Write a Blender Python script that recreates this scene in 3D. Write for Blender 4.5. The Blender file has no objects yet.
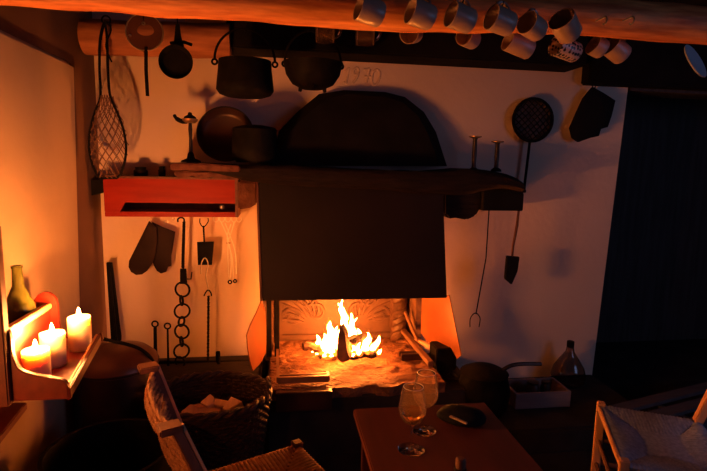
import bpy, bmesh, math, random
from mathutils import Vector, Matrix, noise
random.seed(7)
SC = bpy.context.scene
COL = SC.collection
PI = math.pi
V = Vector

# ------------------------------------------------------------------ camera
F = 514.0
EYE = V((0, 0, 1.6))
YAW, PIT, ROL = math.radians(8.6), math.radians(8.0), math.radians(1.2)
fw = V((math.sin(YAW) * math.cos(PIT), math.cos(YAW) * math.cos(PIT), -math.sin(PIT)))
r0 = V((math.cos(YAW), -math.sin(YAW), 0))
u0 = r0.cross(fw)
rt = r0 * math.cos(ROL) + u0 * math.sin(ROL)
up = u0 * math.cos(ROL) - r0 * math.sin(ROL)
cd = bpy.data.cameras.new('camera')
cam = bpy.data.objects.new('camera', cd)
COL.objects.link(cam)
cd.sensor_width = 36
cd.lens = F / 707 * 36
cd.clip_start = 0.05
cam.matrix_world = Matrix(((rt.x, up.x, -fw.x, EYE.x), (rt.y, up.y, -fw.y, EYE.y), (rt.z, up.z, -fw.z, EYE.z), (0, 0, 0, 1)))
SC.camera = cam

def P(px, py, X=None, Y=None, Z=None):
    """the point of the place seen at a pixel, on the plane X=, Y= or Z="""
    d = fw + rt * ((px - 353.5) / F) - up * ((py - 235.5) / F)
    t = X / d.x if X is not None else (Y / d.y if Y is not None else (Z - EYE.z) / d.z)
    return EYE + d * t

# ------------------------------------------------------------------ world, far window light, exposure
W = bpy.data.worlds.new('night')
SC.world = W
W.use_nodes = True
bg = W.node_tree.nodes['Background']
bg.inputs[0].default_value = (0.30, 0.36, 0.60, 1)
bg.inputs[1].default_value = 0.006

def area(name, loc, tgt, size, power, col):
    l = bpy.data.lights.new(name, 'AREA')
    l.shape = 'RECTANGLE'; l.size, l.size_y = size
    l.energy = power; l.color = col
    o = bpy.data.objects.new(name, l)
    COL.objects.link(o)
    o.location = loc
    o.rotation_euler = (V(tgt) - V(loc)).to_track_quat('-Z', 'Y').to_euler()
    return o
area('window_daylight', (4.0, -0.2, 1.9), (1.8, 2.6, 0.9), (2.0, 1.2), 15.0, (0.38, 0.51, 1.0))
rl = bpy.data.lights.new('warm_fill', 'POINT')  # unseen warm fill added to light the candle shelf's near board; no candle there
rl.energy, rl.color, rl.shadow_soft_size = 7.0, (1.0, 0.25, 0.05), 0.02
rlo = bpy.data.objects.new('warm_fill', rl)
COL.objects.link(rlo)
rlo.location = (-0.86, 1.0, 0.97)

CANDLE_E, FIRE_E = 8100.0, 340.0
SC.view_settings.view_transform = 'Standard'
SC.view_settings.look = 'None'
SC.view_settings.gamma = 1
SC.view_settings.use_curve_mapping = False
SC.view_settings.exposure = 0.0
SC.cycles.use_denoising = True
SC.cycles.sample_clamp_indirect = 4.0
SC.cycles.max_bounces = 14
SC.cycles.transmission_bounces = 14

# ------------------------------------------------------------------ materials
def mat(name, col, rough=0.6, metal=0.0, col2=None, nscale=6.0, stretch=(1, 1, 1), bump=0.0, bscale=40.0, spec=0.5, detail=4.0, dist=0.01, lo=0.35, hi=0.65, voro=False):
    m = bpy.data.materials.new(name)
    m.use_nodes = True
    nt = m.node_tree
    b = nt.nodes['Principled BSDF']
    b.inputs['Base Color'].default_value = (*col, 1)
    b.inputs['Roughness'].default_value = rough
    b.inputs['Metallic'].default_value = metal
    b.inputs['Specular IOR Level'].default_value = spec
    tc = nt.nodes.new('ShaderNodeTexCoord')
    mp = nt.nodes.new('ShaderNodeMapping')
    mp.inputs['Scale'].default_value = stretch
    nt.links.new(tc.outputs['Object'], mp.inputs['Vector'])
    if col2:
        n = nt.nodes.new('ShaderNodeTexNoise')
        n.inputs['Scale'].default_value = nscale
        n.inputs['Detail'].default_value = detail
        cr = nt.nodes.new('ShaderNodeValToRGB')
        cr.color_ramp.elements[0].position = lo
        cr.color_ramp.elements[1].position = hi
        cr.color_ramp.elements[0].color = (*col, 1)
        cr.color_ramp.elements[1].color = (*col2, 1)
        nt.links.new(mp.outputs['Vector'], n.inputs['Vector'])
        nt.links.new(n.outputs['Fac'], cr.inputs['Fac'])
        nt.links.new(cr.outputs['Color'], b.inputs['Base Color'])
    if bump:
        if voro:
            n2 = nt.nodes.new('ShaderNodeTexVoronoi')
            out = n2.outputs['Distance']
        else:
            n2 = nt.nodes.new('ShaderNodeTexNoise')
            n2.inputs['Detail'].default_value = detail
            out = n2.outputs['Fac']
        n2.inputs['Scale'].default_value = bscale
        bp = nt.nodes.new('ShaderNodeBump')
        bp.inputs['Strength'].default_value = bump
        bp.inputs['Distance'].default_value = dist
        nt.links.new(mp.outputs['Vector'], n2.inputs['Vector'])
        nt.links.new(out, bp.inputs['Height'])
        nt.links.new(bp.outputs['Normal'], b.inputs['Normal'])
    return m

def emit(name, col, strength, alpha=1.0):
    m = bpy.data.materials.new(name)
    m.use_nodes = True
    nt = m.node_tree
    nt.nodes.clear()
    o = nt.nodes.new('ShaderNodeOutputMaterial')
    e = nt.nodes.new('ShaderNodeEmission')
    e.inputs[0].default_value = (*col, 1)
    e.inputs[1].default_value = strength
    if alpha < 1:
        t = nt.nodes.new('ShaderNodeBsdfTransparent')
        mx = nt.nodes.new('ShaderNodeMixShader')
        mx.inputs[0].default_value = alpha
        nt.links.new(t.outputs[0], mx.inputs[1])
        nt.links.new(e.outputs[0], mx.inputs[2])
        nt.links.new(mx.outputs[0], o.inputs[0])
    else:
        nt.links.new(e.outputs[0], o.inputs[0])
    return m

def glass(name, col, rough=0.0, ior=1.45):
    m = bpy.data.materials.new(name)
    m.use_nodes = True
    b = m.node_tree.nodes['Principled BSDF']
    b.inputs['Base Color'].default_value = (*col, 1)
    b.inputs['Roughness'].default_value = rough
    b.inputs['Transmission Weight'].default_value = 1
    b.inputs['IOR'].default_value = ior
    return m

M = {}
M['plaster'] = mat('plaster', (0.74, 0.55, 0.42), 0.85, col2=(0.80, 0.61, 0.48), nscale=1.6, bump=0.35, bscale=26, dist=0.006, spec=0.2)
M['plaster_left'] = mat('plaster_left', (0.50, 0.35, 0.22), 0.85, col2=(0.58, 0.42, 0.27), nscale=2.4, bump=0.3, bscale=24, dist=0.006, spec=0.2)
M['brown_timber'] = mat('brown_timber', (0.15, 0.08, 0.055), 0.7, col2=(0.20, 0.105, 0.07), nscale=3, stretch=(1, 1, 1), bump=0.2, bscale=30, dist=0.004, spec=0.2)
M['floor'] = mat('dark_floor', (0.016, 0.014, 0.018), 0.75, col2=(0.03, 0.026, 0.03), nscale=5, bump=0.3, bscale=20, spec=0.2)
M['ceiling'] = mat('sooty_ceiling', (0.012, 0.010, 0.012), 0.9, col2=(0.02, 0.017, 0.017), nscale=4, stretch=(1, 6, 1), bump=0.3, bscale=12, spec=0.1)
M['dark_wall'] = mat('dark_planks', (0.05, 0.04, 0.04), 0.75, col2=(0.075, 0.06, 0.06), nscale=3, stretch=(8, 8, 0.6), bump=0.4, bscale=4, spec=0.2)
M['soot'] = mat('soot', (0.006, 0.005, 0.006), 0.95, col2=(0.012, 0.009, 0.010), nscale=7, bump=0.35, bscale=18, dist=0.01, spec=0.15)
M['mantel'] = mat('sooty_mantel', (0.010, 0.006, 0.006), 0.85, col2=(0.020, 0.011, 0.010), nscale=9, stretch=(1, 5, 5), bump=0.6, bscale=14, dist=0.012, spec=0.2)
M['stone_red'] = mat('mantel_stone', (0.09, 0.032, 0.024), 0.85, col2=(0.17, 0.065, 0.045), nscale=18, bump=0.8, bscale=36, dist=0.012, spec=0.2)
M['hood'] = mat('sooty_sheet_iron', (0.012, 0.008, 0.008), 0.6, metal=0.0, col2=(0.018, 0.011, 0.011), nscale=2.5, bump=0.06, bscale=4, spec=0.12)
M['platform'] = mat('dark_stone', (0.018, 0.014, 0.014), 0.8, col2=(0.032, 0.024, 0.022), nscale=6, bump=0.6, bscale=14, dist=0.012, spec=0.25)
M['hearth'] = mat('hearth_stone', (0.12, 0.044, 0.021), 0.7, col2=(0.24, 0.10, 0.048), nscale=14, stretch=(1, 1.8, 1), bump=1.0, bscale=26, dist=0.03, spec=0.3, detail=8)
M['firebrick'] = mat('firebox_masonry', (0.10, 0.045, 0.025), 0.85, col2=(0.16, 0.08, 0.045), nscale=12, bump=0.9, bscale=22, dist=0.02, spec=0.2)
M['fireback'] = mat('cast_fireback', (0.048, 0.019, 0.010), 0.6, col2=(0.075, 0.032, 0.016), nscale=16, bump=0.4, bscale=60, dist=0.004, spec=0.4)
M['flap'] = mat('copper_sheet', (0.28, 0.085, 0.026), 0.25, metal=0.0, col2=(0.22, 0.065, 0.02), nscale=4, bump=0.1, bscale=8, dist=0.01)
M['iron'] = mat('black_iron', (0.005, 0.0045, 0.005), 0.6, metal=0.0, col2=(0.011, 0.009, 0.009), nscale=20, bump=0.25, bscale=60, dist=0.003, spec=0.06)
M['iron_shine'] = mat('worn_iron', (0.05, 0.035, 0.03), 0.42, metal=0.6, col2=(0.03, 0.022, 0.02), nscale=20)
M['edge_iron'] = mat('flat_iron', (0.22, 0.10, 0.055), 0.5, metal=0.2, col2=(0.15, 0.07, 0.04), nscale=15)
M['steel'] = mat('bright_wire', (0.50, 0.42, 0.36), 0.35, metal=0.8)
M['pale_wire'] = mat('pale_wire', (0.85, 0.78, 0.68), 0.4)
M['brass'] = mat('brass', (0.45, 0.26, 0.12), 0.35, metal=0.8)
M['old_copper'] = mat('old_copper', (0.17, 0.065, 0.045), 0.38, metal=0.5, col2=(0.10, 0.045, 0.035), nscale=5, bump=0.05, bscale=9)
M['dark_copper'] = mat('dark_copper', (0.055, 0.02, 0.016), 0.4, metal=0.3, col2=(0.03, 0.015, 0.013), nscale=6)
M['roaster_pan'] = mat('roaster_pan', (0.13, 0.075, 0.06), 0.7, col2=(0.08, 0.045, 0.04), nscale=20)
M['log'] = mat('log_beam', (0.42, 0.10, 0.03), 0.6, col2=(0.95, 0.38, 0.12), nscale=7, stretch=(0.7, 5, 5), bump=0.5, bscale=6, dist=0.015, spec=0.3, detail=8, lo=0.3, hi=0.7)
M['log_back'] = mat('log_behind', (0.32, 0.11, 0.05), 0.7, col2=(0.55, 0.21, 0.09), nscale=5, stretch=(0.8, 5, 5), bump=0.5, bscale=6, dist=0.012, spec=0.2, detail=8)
M['red_paint'] = mat('red_paint', (0.27, 0.007, 0.003), 0.5, col2=(0.36, 0.014, 0.004), nscale=4, spec=0.2, stretch=(1, 6, 6), bump=0.1, bscale=10, dist=0.004)
M['red_wood'] = mat('red_stained_wood', (0.13, 0.006, 0.002), 0.42, col2=(0.18, 0.014, 0.004), nscale=5, stretch=(6, 1, 6), bump=0.12, bscale=8, dist=0.004)
M['pale_wood'] = mat('pale_edge_wood', (0.60, 0.30, 0.12), 0.5, col2=(0.70, 0.38, 0.16), nscale=6, stretch=(5, 1, 5))
M['dark_red'] = mat('dark_red_board', (0.10, 0.018, 0.01), 0.5, col2=(0.15, 0.03, 0.014), nscale=5, stretch=(6, 1, 6))
M['table'] = mat('table_top_wood', (0.075, 0.019, 0.014), 0.42, col2=(0.11, 0.028, 0.019), nscale=4, stretch=(5, 0.8, 5), bump=0.1, bscale=8, dist=0.003)
M['chair'] = mat('chair_wood', (0.12, 0.05, 0.03), 0.5, col2=(0.17, 0.075, 0.045), nscale=6, stretch=(4, 4, 1))
M['chair_lit'] = mat('chair_lit_wood', (0.66, 0.36, 0.19), 0.5, col2=(0.74, 0.42, 0.22), nscale=6, stretch=(4, 4, 1))  # paler copy of the chair wood, firelight painted into its colour
M['rush'] = mat('rush', (0.42, 0.24, 0.14), 0.8, col2=(0.30, 0.15, 0.08), nscale=60, bump=0.6, bscale=120, dist=0.003, spec=0.2)
M['rush_blue_lit'] = mat('rush_window_blue', (0.36, 0.43, 0.58), 0.75, col2=(0.25, 0.30, 0.42), nscale=60, bump=0.6, bscale=120, dist=0.003, spec=0.3)  # blue window light painted into the rush colour
M['wicker'] = mat('wicker', (0.055, 0.026, 0.02), 0.6, col2=(0.03, 0.015, 0.012), nscale=30, spec=0.35)
M['firewood'] = mat('split_wood', (0.50, 0.28, 0.17), 0.75, col2=(0.62, 0.37, 0.23), nscale=5, stretch=(8, 2, 8), bump=0.3, bscale=10, dist=0.004)
M['bark'] = mat('burning_log', (0.09, 0.04, 0.025), 0.85, col2=(0.30, 0.14, 0.07), nscale=9, bump=0.8, bscale=20, dist=0.01)
M['char'] = mat('charcoal', (0.012, 0.010, 0.009), 0.85, col2=(0.05, 0.02, 0.012), nscale=18, bump=1.0, bscale=24, dist=0.01, voro=True)
M['leather'] = mat('brown_leather', (0.018, 0.008, 0.006), 0.75, col2=(0.026, 0.012, 0.009), nscale=9, bump=0.3, bscale=60, dist=0.003, spec=0.2)
M['black_cloth'] = mat('black_cloth', (0.008, 0.008, 0.010), 0.9, bump=0.4, bscale=50, dist=0.004, spec=0.15)
M['ceramic'] = mat('cream_ceramic', (0.36, 0.25, 0.20), 0.35, col2=(0.42, 0.30, 0.24), nscale=8)
M['ceramic_dark'] = mat('dark_glaze', (0.03, 0.02, 0.02), 0.3)
M['wick'] = mat('wick', (0.01, 0.01, 0.01), 0.9)
M['cork'] = mat('cork', (0.20, 0.09, 0.06), 0.8)
M['crate'] = mat('crate_card', (0.20, 0.15, 0.14), 0.8, col2=(0.25, 0.19, 0.17), nscale=5, stretch=(1, 4, 8))
M['bench'] = mat('grey_bench_wood', (0.055, 0.05, 0.058), 0.7, col2=(0.08, 0.072, 0.08), nscale=5, stretch=(1, 8, 8))
M['pale_enamel'] = mat('pale_enamel', (0.45, 0.50, 0.60), 0.35)
def thin_glass(name, tint):
    m = bpy.data.materials.new(name); m.use_nodes = True
    nt = m.node_tree; nt.nodes.clear()
    o = nt.nodes.new('ShaderNodeOutputMaterial'); mx = nt.nodes.new('ShaderNodeMixShader')
    t = nt.nodes.new('ShaderNodeBsdfTransparent'); t.inputs[0].default_value = (*tint, 1)
    g = nt.nodes.new('ShaderNodeBsdfGlossy'); g.inputs['Roughness'].default_value = 0.06
    f_ = nt.nodes.new('ShaderNodeFresnel'); f_.inputs['IOR'].default_value = 1.15
    nt.links.new(f_.outputs[0], mx.inputs[0]); nt.links.new(t.outputs[0], mx.inputs[1]); nt.links.new(g.outputs[0], mx.inputs[2])
    tr = nt.nodes.new('ShaderNodeBsdfTranslucent'); tr.inputs[0].default_value = (.9, .6, .45, 1)
    m2 = nt.nodes.new('ShaderNodeMixShader'); m2.inputs[0].default_value = 0.05
    nt.links.new(mx.outputs[0], m2.inputs[1]); nt.links.new(tr.outputs[0], m2.inputs[2])
    nt.links.new(m2.outputs[0], o.inputs[0])
    return m
M['rim_highlight'] = mat('rim_highlight', (0.8, 0.75, 0.7), 0.15)  # rim highlight painted as an opaque pale colour
M['thin_glass'] = thin_glass('thin_glass', (0.95, 0.93, 0.90))
M['glass'] = glass('clear_glass', (0.98, 0.97, 0.95))
M['green_glass'] = glass('green_glass', (0.13, 0.13, 0.025), 0.08, 1.3)
M['green_glass'].node_tree.nodes['Principled BSDF'].inputs['Transmission Weight'].default_value = 0.55
M['smoky_glass'] = glass('smoky_glass', (0.55, 0.45, 0.40), 0.02)
M['wine'] = glass('pale_wine', (0.95, 0.72, 0.40), 0.0, 1.33)
M['candle_flame'] = emit('candle_flame', (1.0, 0.30, 0.065), CANDLE_E)
M['fire_core'] = emit('fire_core', (1.0, 0.245, 0.034), FIRE_E)
M['fire_edge'] = emit('fire_edge', (1.0, 0.18, 0.012), 3.0, 0.4)
M['ember'] = emit('ember', (1.0, 0.12, 0.01), 6.0)
wx = bpy.data.materials.new('candle_wax')
wx.use_nodes = True
b = wx.node_tree.nodes['Principled BSDF']
b.inputs['Base Color'].default_value = (0.66, 0.54, 0.37, 1)
b.inputs['Roughness'].default_value = 0.45
b.inputs['Subsurface Weight'].default_value = 1.0
b.inputs['Subsurface Radius'].default_value = (1.0, 0.80, 0.5)
b.inputs['Subsurface Scale'].default_value = 0.04
M['wax'] = wx
# woven material for faces of mesh (speckled mug): dots
md = mat('dotted_mug', (0.55, 0.40, 0.32), 0.35)
nt = md.node_tree
vo = nt.nodes.new('ShaderNodeTexVoronoi'); vo.inputs['Scale'].default_value = 70
vo.inputs['Randomness'].default_value = 0.35
cr = nt.nodes.new('ShaderNodeValToRGB'); cr.color_ramp.interpolation = 'CONSTANT'
cr.color_ramp.elements[0].color = (0.015, 0.012, 0.012, 1); cr.color_ramp.elements[1].color = (0.60, 0.44, 0.35, 1)
cr.color_ramp.elements[1].position = 0.42
tcn = nt.nodes.new('ShaderNodeTexCoord')
nt.links.new(tcn.outputs['Object'], vo.inputs['Vector'])
nt.links.new(vo.outputs['Distance'], cr.inputs['Fac'])
nt.links.new(cr.outputs['Color'], nt.nodes['Principled BSDF'].inputs['Base Color'])
M['dotted'] = md

# ------------------------------------------------------------------ mesh helpers
def frames(path, closed=False):
    n = len(path)
    T = []
    for i in range(n):
        a = path[(i - 1) % n] if closed or i > 0 else path[i]
        c = path[(i + 1) % n] if closed or i < n - 1 else path[i]
        d = c - a
        T.append(d.normalized() if d.length > 1e-9 else V((0, 0, 1)))
    ref = V((0, 0, 1)) if abs(T[0].z) < 0.9 else V((1, 0, 0))
    N = [(ref - T[0] * ref.dot(T[0])).normalized()]
    for i in range(1, n):
        v = N[-1] - T[i] * N[-1].dot(T[i])
        N.append(v.normalized() if v.length > 1e-6 else N[-1])
    return T, N

class MB:
    def __init__(s):
        s.v, s.f = [], []
    def add(s, vs, fs, Mx=None):
        o = len(s.v)
        s.v += [Mx @ V(v) if Mx else V(v) for v in vs]
        s.f += [[i + o for i in f] for f in fs]
        return s
    def box(s, lo, hi, Mx=None):
        x0, y0, z0 = lo; x1, y1, z1 = hi
        return s.add([(x0, y0, z0), (x1, y0, z0), (x1, y1, z0), (x0, y1, z0), (x0, y0, z1), (x1, y0, z1), (x1, y1, z1), (x0, y1, z1)],
                     [[0, 3, 2, 1], [4, 5, 6, 7], [0, 1, 5, 4], [1, 2, 6, 5], [2, 3, 7, 6], [3, 0, 4, 7]], Mx)
    def bar(s, a, b, w, h, upv=(0, 0, 1)):
        """a rectangular bar from a to b, w across, h along upv"""
        a, b = V(a), V(b)
        d = (b - a).normalized()
        u = V(upv); sd = d.cross(u).normalized(); u = sd.cross(d).normalized()
        vs = []
        for p in (a, b):
            for q in ((-1, -1), (1, -1), (1, 1), (-1, 1)):
                vs.append(p + sd * q[0] * w / 2 + u * q[1] * h / 2)
        return s.add(vs, [[3, 2, 1, 0], [4, 5, 6, 7], [0, 1, 5, 4], [1, 2, 6, 5], [2, 3, 7, 6], [3, 0, 4, 7]])
    def tube(s, path, r, n=8, closed=False, Mx=None, flat=1.0):
        path = [V(p) for p in path]
        T, N = frames(path, closed)
        R = r if isinstance(r, (list, tuple)) else [r] * len(path)
        vs, fs = [], []
        for p, t, nn, rr in zip(path, T, N, R):
            bb = t.cross(nn)
            for k in range(n):
                a = 2 * PI * k / n
                vs.append(p + nn * math.cos(a) * rr + bb * math.sin(a) * rr * flat)
        m = len(path)
        for i in range(m if closed else m - 1):
            j = (i + 1) % m
            for k in range(n):
                l = (k + 1) % n
                fs.append([i * n + k, i * n + l, j * n + l, j * n + k])
        if not closed:
            fs.append(list(range(n))[::-1]); fs.append([(m - 1) * n + k for k in range(n)])
        return s.add(vs, fs, Mx)
    def lathe(s, prof, n=32, Mx=None, sx=1.0, sy=1.0):
        vs, fs, rings = [], [], []
        for r, z in prof:
            if r < 1e-6:
                rings.append([len(vs)]); vs.append((0, 0, z))
            else:
                rings.append(list(range(len(vs), len(vs) + n)))
                vs += [(r * math.cos(2 * PI * k / n) * sx, r * math.sin(2 * PI * k / n) * sy, z) for k in range(n)]
        for A, B in zip(rings, rings[1:]):
            for k in range(n):
                l = (k + 1) % n
                if len(A) == 1 and len(B) == 1: continue
                if len(A) == 1: fs.append([A[0], B[l], B[k]])
                elif len(B) == 1: fs.append([A[k], A[l], B[0]])
                else: fs.append([A[k], A[l], B[l], B[k]])
        return s.add(vs, fs, Mx)
    def prism(s, pts, d):
        """an outline of 3-D points pushed along d"""
        pts = [V(p) for p in pts]; d = V(d); n = len(pts)
        return s.add(pts + [p + d for p in pts], [list(range(n))[::-1], list(range(n, 2 * n))] + [[i, (i + 1) % n, (i + 1) % n + n, i + n] for i in range(n)])
    def pillow(s, pts, d, puff, inset=0.55):
        """like prism but with a swollen front and back"""
        pts = [V(p) for p in pts]; d = V(d); n = len(pts)
        c = sum(pts, V()) / n
        dn = d.normalized()
        rings = [[c + (p - c) * inset - dn * puff for p in pts], [c + (p - c) * 0.85 - dn * puff * 0.6 for p in pts], pts, [p + d for p in pts],
                 [c + (p - c) * 0.85 + d + dn * puff * 0.6 for p in pts], [c + (p - c) * inset + d + dn * puff for p in pts]]
        vs = [p for r in rings for p in r]
        fs = [list(range(n))[::-1], [5 * n + i for i in range(n)]]
        for k in range(5):
            fs += [[k * n + i, k * n + (i + 1) % n, (k + 1) * n + (i + 1) % n, (k + 1) * n + i] for i in range(n)]
        return s.add(vs, fs)
    def ring(s, c, R, r, axis=(0, 1, 0), n=20, m=6, a0=0, a1=2 * PI):
        ax = V(axis).normalized()
        e = ax.orthogonal().normalized() if abs(ax.z) > .5 else ax.cross(V((0, 0, 1))).normalized()
        g = ax.cross(e)
        full = a1 - a0 > 2 * PI - 0.01
        cnt = n if full else n + 1
        return s.tube([V(c) + e * R * math.cos(a0 + (a1 - a0) * k / n) + g * R * math.sin(a0 + (a1 - a0) * k / n) for k in range(cnt)], r, m, full)
    def rough(s, amp, freq, seed=0.0):
        for i, p in enumerate(s.v):
            q = p * freq + V((seed, seed * 1.7, seed * .3))
            s.v[i] = p + noise.noise_vector(q) * amp
        return s

def rootoff(p):
    o = V((0, 0, 0))
    while p:
        o += p.location; p = p.parent
    return o

def obj(name, mb, m, parent=None, origin=None, smooth=35, bevel=0.0, local=False, seg=2):
    """link a mesh; vertices are in world coordinates unless local"""
    o0 = V((0, 0, 0)) if local else (rootoff(parent) if parent else (V(origin) if origin is not None else V((0, 0, 0))))
    loc = V((0, 0, 0))
    if parent is None and origin is not None and not local: loc = o0
    bm = bmesh.new()
    vs = [bm.verts.new(v - o0) for v in mb.v]
    for f in mb.f:
        try: bm.faces.new([vs[i] for i in f])
        except ValueError: pass
    bmesh.ops.recalc_face_normals(bm, faces=bm.faces)
    if bevel:
        bmesh.ops.bevel(bm, geom=[e for e in bm.edges if len(e.link_faces) == 2 and e.calc_face_angle(0) > 0.5], offset=bevel, segments=seg, affect='EDGES', clamp_overlap=True)
    me = bpy.data.meshes.new(name)
    bm.to_mesh(me); bm.free()
    me.materials.append(M[m] if isinstance(m, str) else m)
    if smooth:
        me.polygons.foreach_set('use_smooth', [True] * len(me.polygons))
        me.set_sharp_from_angle(angle=math.radians(smooth))
    o = bpy.data.objects.new(name, me)
    COL.objects.link(o)
    o.parent = parent
    o.location = loc
    return o

def tag(o, label, cat, group=None):
    o['label'] = label; o['category'] = cat
    if group: o['group'] = group
    return o
def thing(name, label, cat, loc, group=None):
    o = bpy.data.objects.new(name, None)
    COL.objects.link(o)
    o.empty_display_size = 0.05
    o.location = loc
    return tag(o, label, cat, group)
def struct(name, mb, m, parent=None, **k):
    o = obj(name, mb, m, parent, **k)
    if parent is None: o['kind'] = 'structure'
    return o
def copy_tree(o, parent=None):
    c = o.copy(); COL.objects.link(c); c.parent = parent
    for ch in list(o.children): copy_tree(ch, c)
    return c
def arc(c, R, a0, a1, n, ex, ez, Rz=None):
    c, ex, ez = V(c), V(ex), V(ez)
    return [c + ex * R * math.cos(a0 + (a1 - a0) * k / n) + ez * (Rz or R) * math.sin(a0 + (a1 - a0) * k / n) for k in range(n + 1)]
def px(n, d): return n * d / F      # n pixels at depth d, in metres
def spline(pts, n=6):
    pts = [V(p) for p in pts]; out = []
    for i in range(len(pts) - 1):
        p0, p1, p2, p3 = pts[max(i - 1, 0)], pts[i], pts[i + 1], pts[min(i + 2, len(pts) - 1)]
        for k in range(n):
            t = k / n
            out.append(0.5 * ((2 * p1) + (p2 - p0) * t + (2 * p0 - 5 * p1 + 4 * p2 - p3) * t * t + (3 * p1 - p0 - 3 * p2 + p3) * t ** 3))
    return out + [pts[-1]]

WY = 3.2          # plaster wall behind the fireplace
WX = -1.0         # plaster wall on the left
HX0, HX1 = -0.04, 0.93   # fireplace opening
HZ = 0.40         # hearth floor

# ------------------------------------------------------------------ the setting
struct('floor', MB().box((-1.6, -1.5, -0.1), (4.6, 4.6, 0)), 'floor')
struct('ceiling', MB().box((-1.6, -1.5, 2.46), (4.6, 4.6, 2.56)), 'ceiling')
wb = MB()
wb.box((-1.2, WY, 0), (HX0, WY + 0.35, 2.46))
wb.box((HX0, WY, 0.95), (HX1, WY + 0.35, 2.46))
rtop, rbot = P(628, 88, Y=WY), P(592, 375, Y=WY)
ex = (rtop.x - rbot.x) / (rtop.z - rbot.z)
xr = lambda z: rbot.x + ex * (z - rbot.z)
wb.prism([(HX1, WY, 0), (xr(0), WY, 0), (xr(2.46), WY, 2.46), (HX1, WY, 2.46)], (0, 0.35, 0))
wall_back = struct('wall_back', wb, 'plaster', smooth=0)
# raised date above the arch
dm = MB()
def stroke(pts):
    dm.tube(spline([P(x, y, Y=WY) + V((0, -0.002, 0)) for x, y in pts], 4), 0.0075, 6)
dx, dy, sc_ = 320, 55, 80 / 707
def D(*pts): stroke([(dx + x * sc_, dy + y * sc_) for x, y in pts])
D((220, 150), (255, 118), (245, 170), (232, 245)); D((205, 240), (238, 252))
D((345, 140), (325, 112), (298, 135), (300, 168), (325, 172), (345, 140)); D((345, 140), (325, 200), (290, 250))
D((388, 128), (440, 122)); D((440, 122), (425, 180), (408, 245)); D((392, 188), (452, 192))
D((470, 150), (500, 130), (526, 150), (528, 200)); D((528, 200), (505, 250), (475, 268), (458, 235), (462, 180), (470, 150))
struct('date_numerals', dm, 'plaster', wall_back)
ctop, cbot = P(75, 60, X=WX), P(82, 330, X=WX)
ey = (ctop.y - cbot.y) / (ctop.z - cbot.z)
yc = lambda z: cbot.y + ey * (z - cbot.z)
ztop = 2.066
struct('wall_left', MB().prism([(WX, -1.2, 0), (WX, yc(0), 0), (WX, yc(ztop), ztop), (WX, -1.2, ztop)], (-0.4, 0, 0)), 'plaster_left', bevel=0.02, smooth=40)
struct('trim_1', MB().box((WX - 0.4, -1.2, ztop), (WX - 0.02, yc(1.6) - 0.02, 2.46)), 'brown_timber')
struct('trim_2', MB().box((WX - 0.4, yc(1.6) - 0.02, 0), (WX - 0.02, WY, 2.46)), 'brown_timber')
struct('wall_right', MB().box((1.9, 4.2, 0), (4.6, 4.3, 2.46)).box((4.3, -1.2, 0), (4.4, 4.2, 2.46)), 'dark_wall')
struct('trim_3', MB().box((xr(2.15) + 0.02, WY + 0.0, P(660, 92, Y=WY).z), (4.3, WY + 0.25, 2.46)), 'dark_wall')
# hearth platform and firebox
struct('trim_4', MB().box((WX, 2.82, 0), (HX0 - 0.045, WY, 0.38)), 'platform', bevel=0.015)
struct('trim_5', MB().box((HX1 + 0.1, 2.5, 0), (xr(0), WY, 0.15)), 'platform', bevel=0.015)
fb = MB()
fb.box((HX0 - 0.03, WY - 0.012, 0.0), (HX0 + 0.02, 3.45, 0.96)).box((HX1 - 0.02, WY - 0.012, 0.0), (HX1 + 0.02, 3.45, 0.96)).box((HX0, WY + 0.01, 0.94), (HX1, 3.45, 1.0)).box((HX0 - 0.1, 3.45, 0), (HX1 + 0.1, 3.55, 1.2))
struct('wall_firebox', fb, 'firebrick', smooth=0)
hb = MB().box((HX0 - 0.01, 2.615, 0), (HX1 + 0.2, WY, HZ - 0.05)).box((HX0, WY, 0), (HX1, 3.45, HZ - 0.05))
struct('trim_6', hb, 'platform', bevel=0.01)
slab = MB()
nx, ny = 56, 40
xa, xb, ya, yb = HX0, HX1, 2.61, 3.45
for i in range(nx + 1):
    for j in range(ny + 1):
        x = xa + (xb - xa) * i / nx; y = ya + (yb - ya) * j / ny
        h = 0.016 * noise.noise(V((x * 16, y * 16, 0))) + 0.009 * noise.noise(V((x * 40, y * 40, 3)))
        if j == 0: y += 0.03 * noise.noise(V((x * 9, 0, 5)))
        slab.v.append(V((x, y, HZ + h)))
for i in range(nx):
    for j in range(ny):
        a = i * (ny + 1) + j
        slab.f.append([a, a + ny + 1, a + ny + 2, a + 1])
n0 = len(slab.v)
for i in range(nx + 1):
    p = slab.v[i * (ny + 1)]
    slab.v.append(V((p.x, p.y + 0.01, HZ - 0.06)))
for i in range(nx):
    slab.f.append([i * (ny + 1), n0 + i, n0 + i + 1, (i + 1) * (ny + 1)])
struct('floor_hearth', slab, 'hearth', smooth=60)

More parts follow.
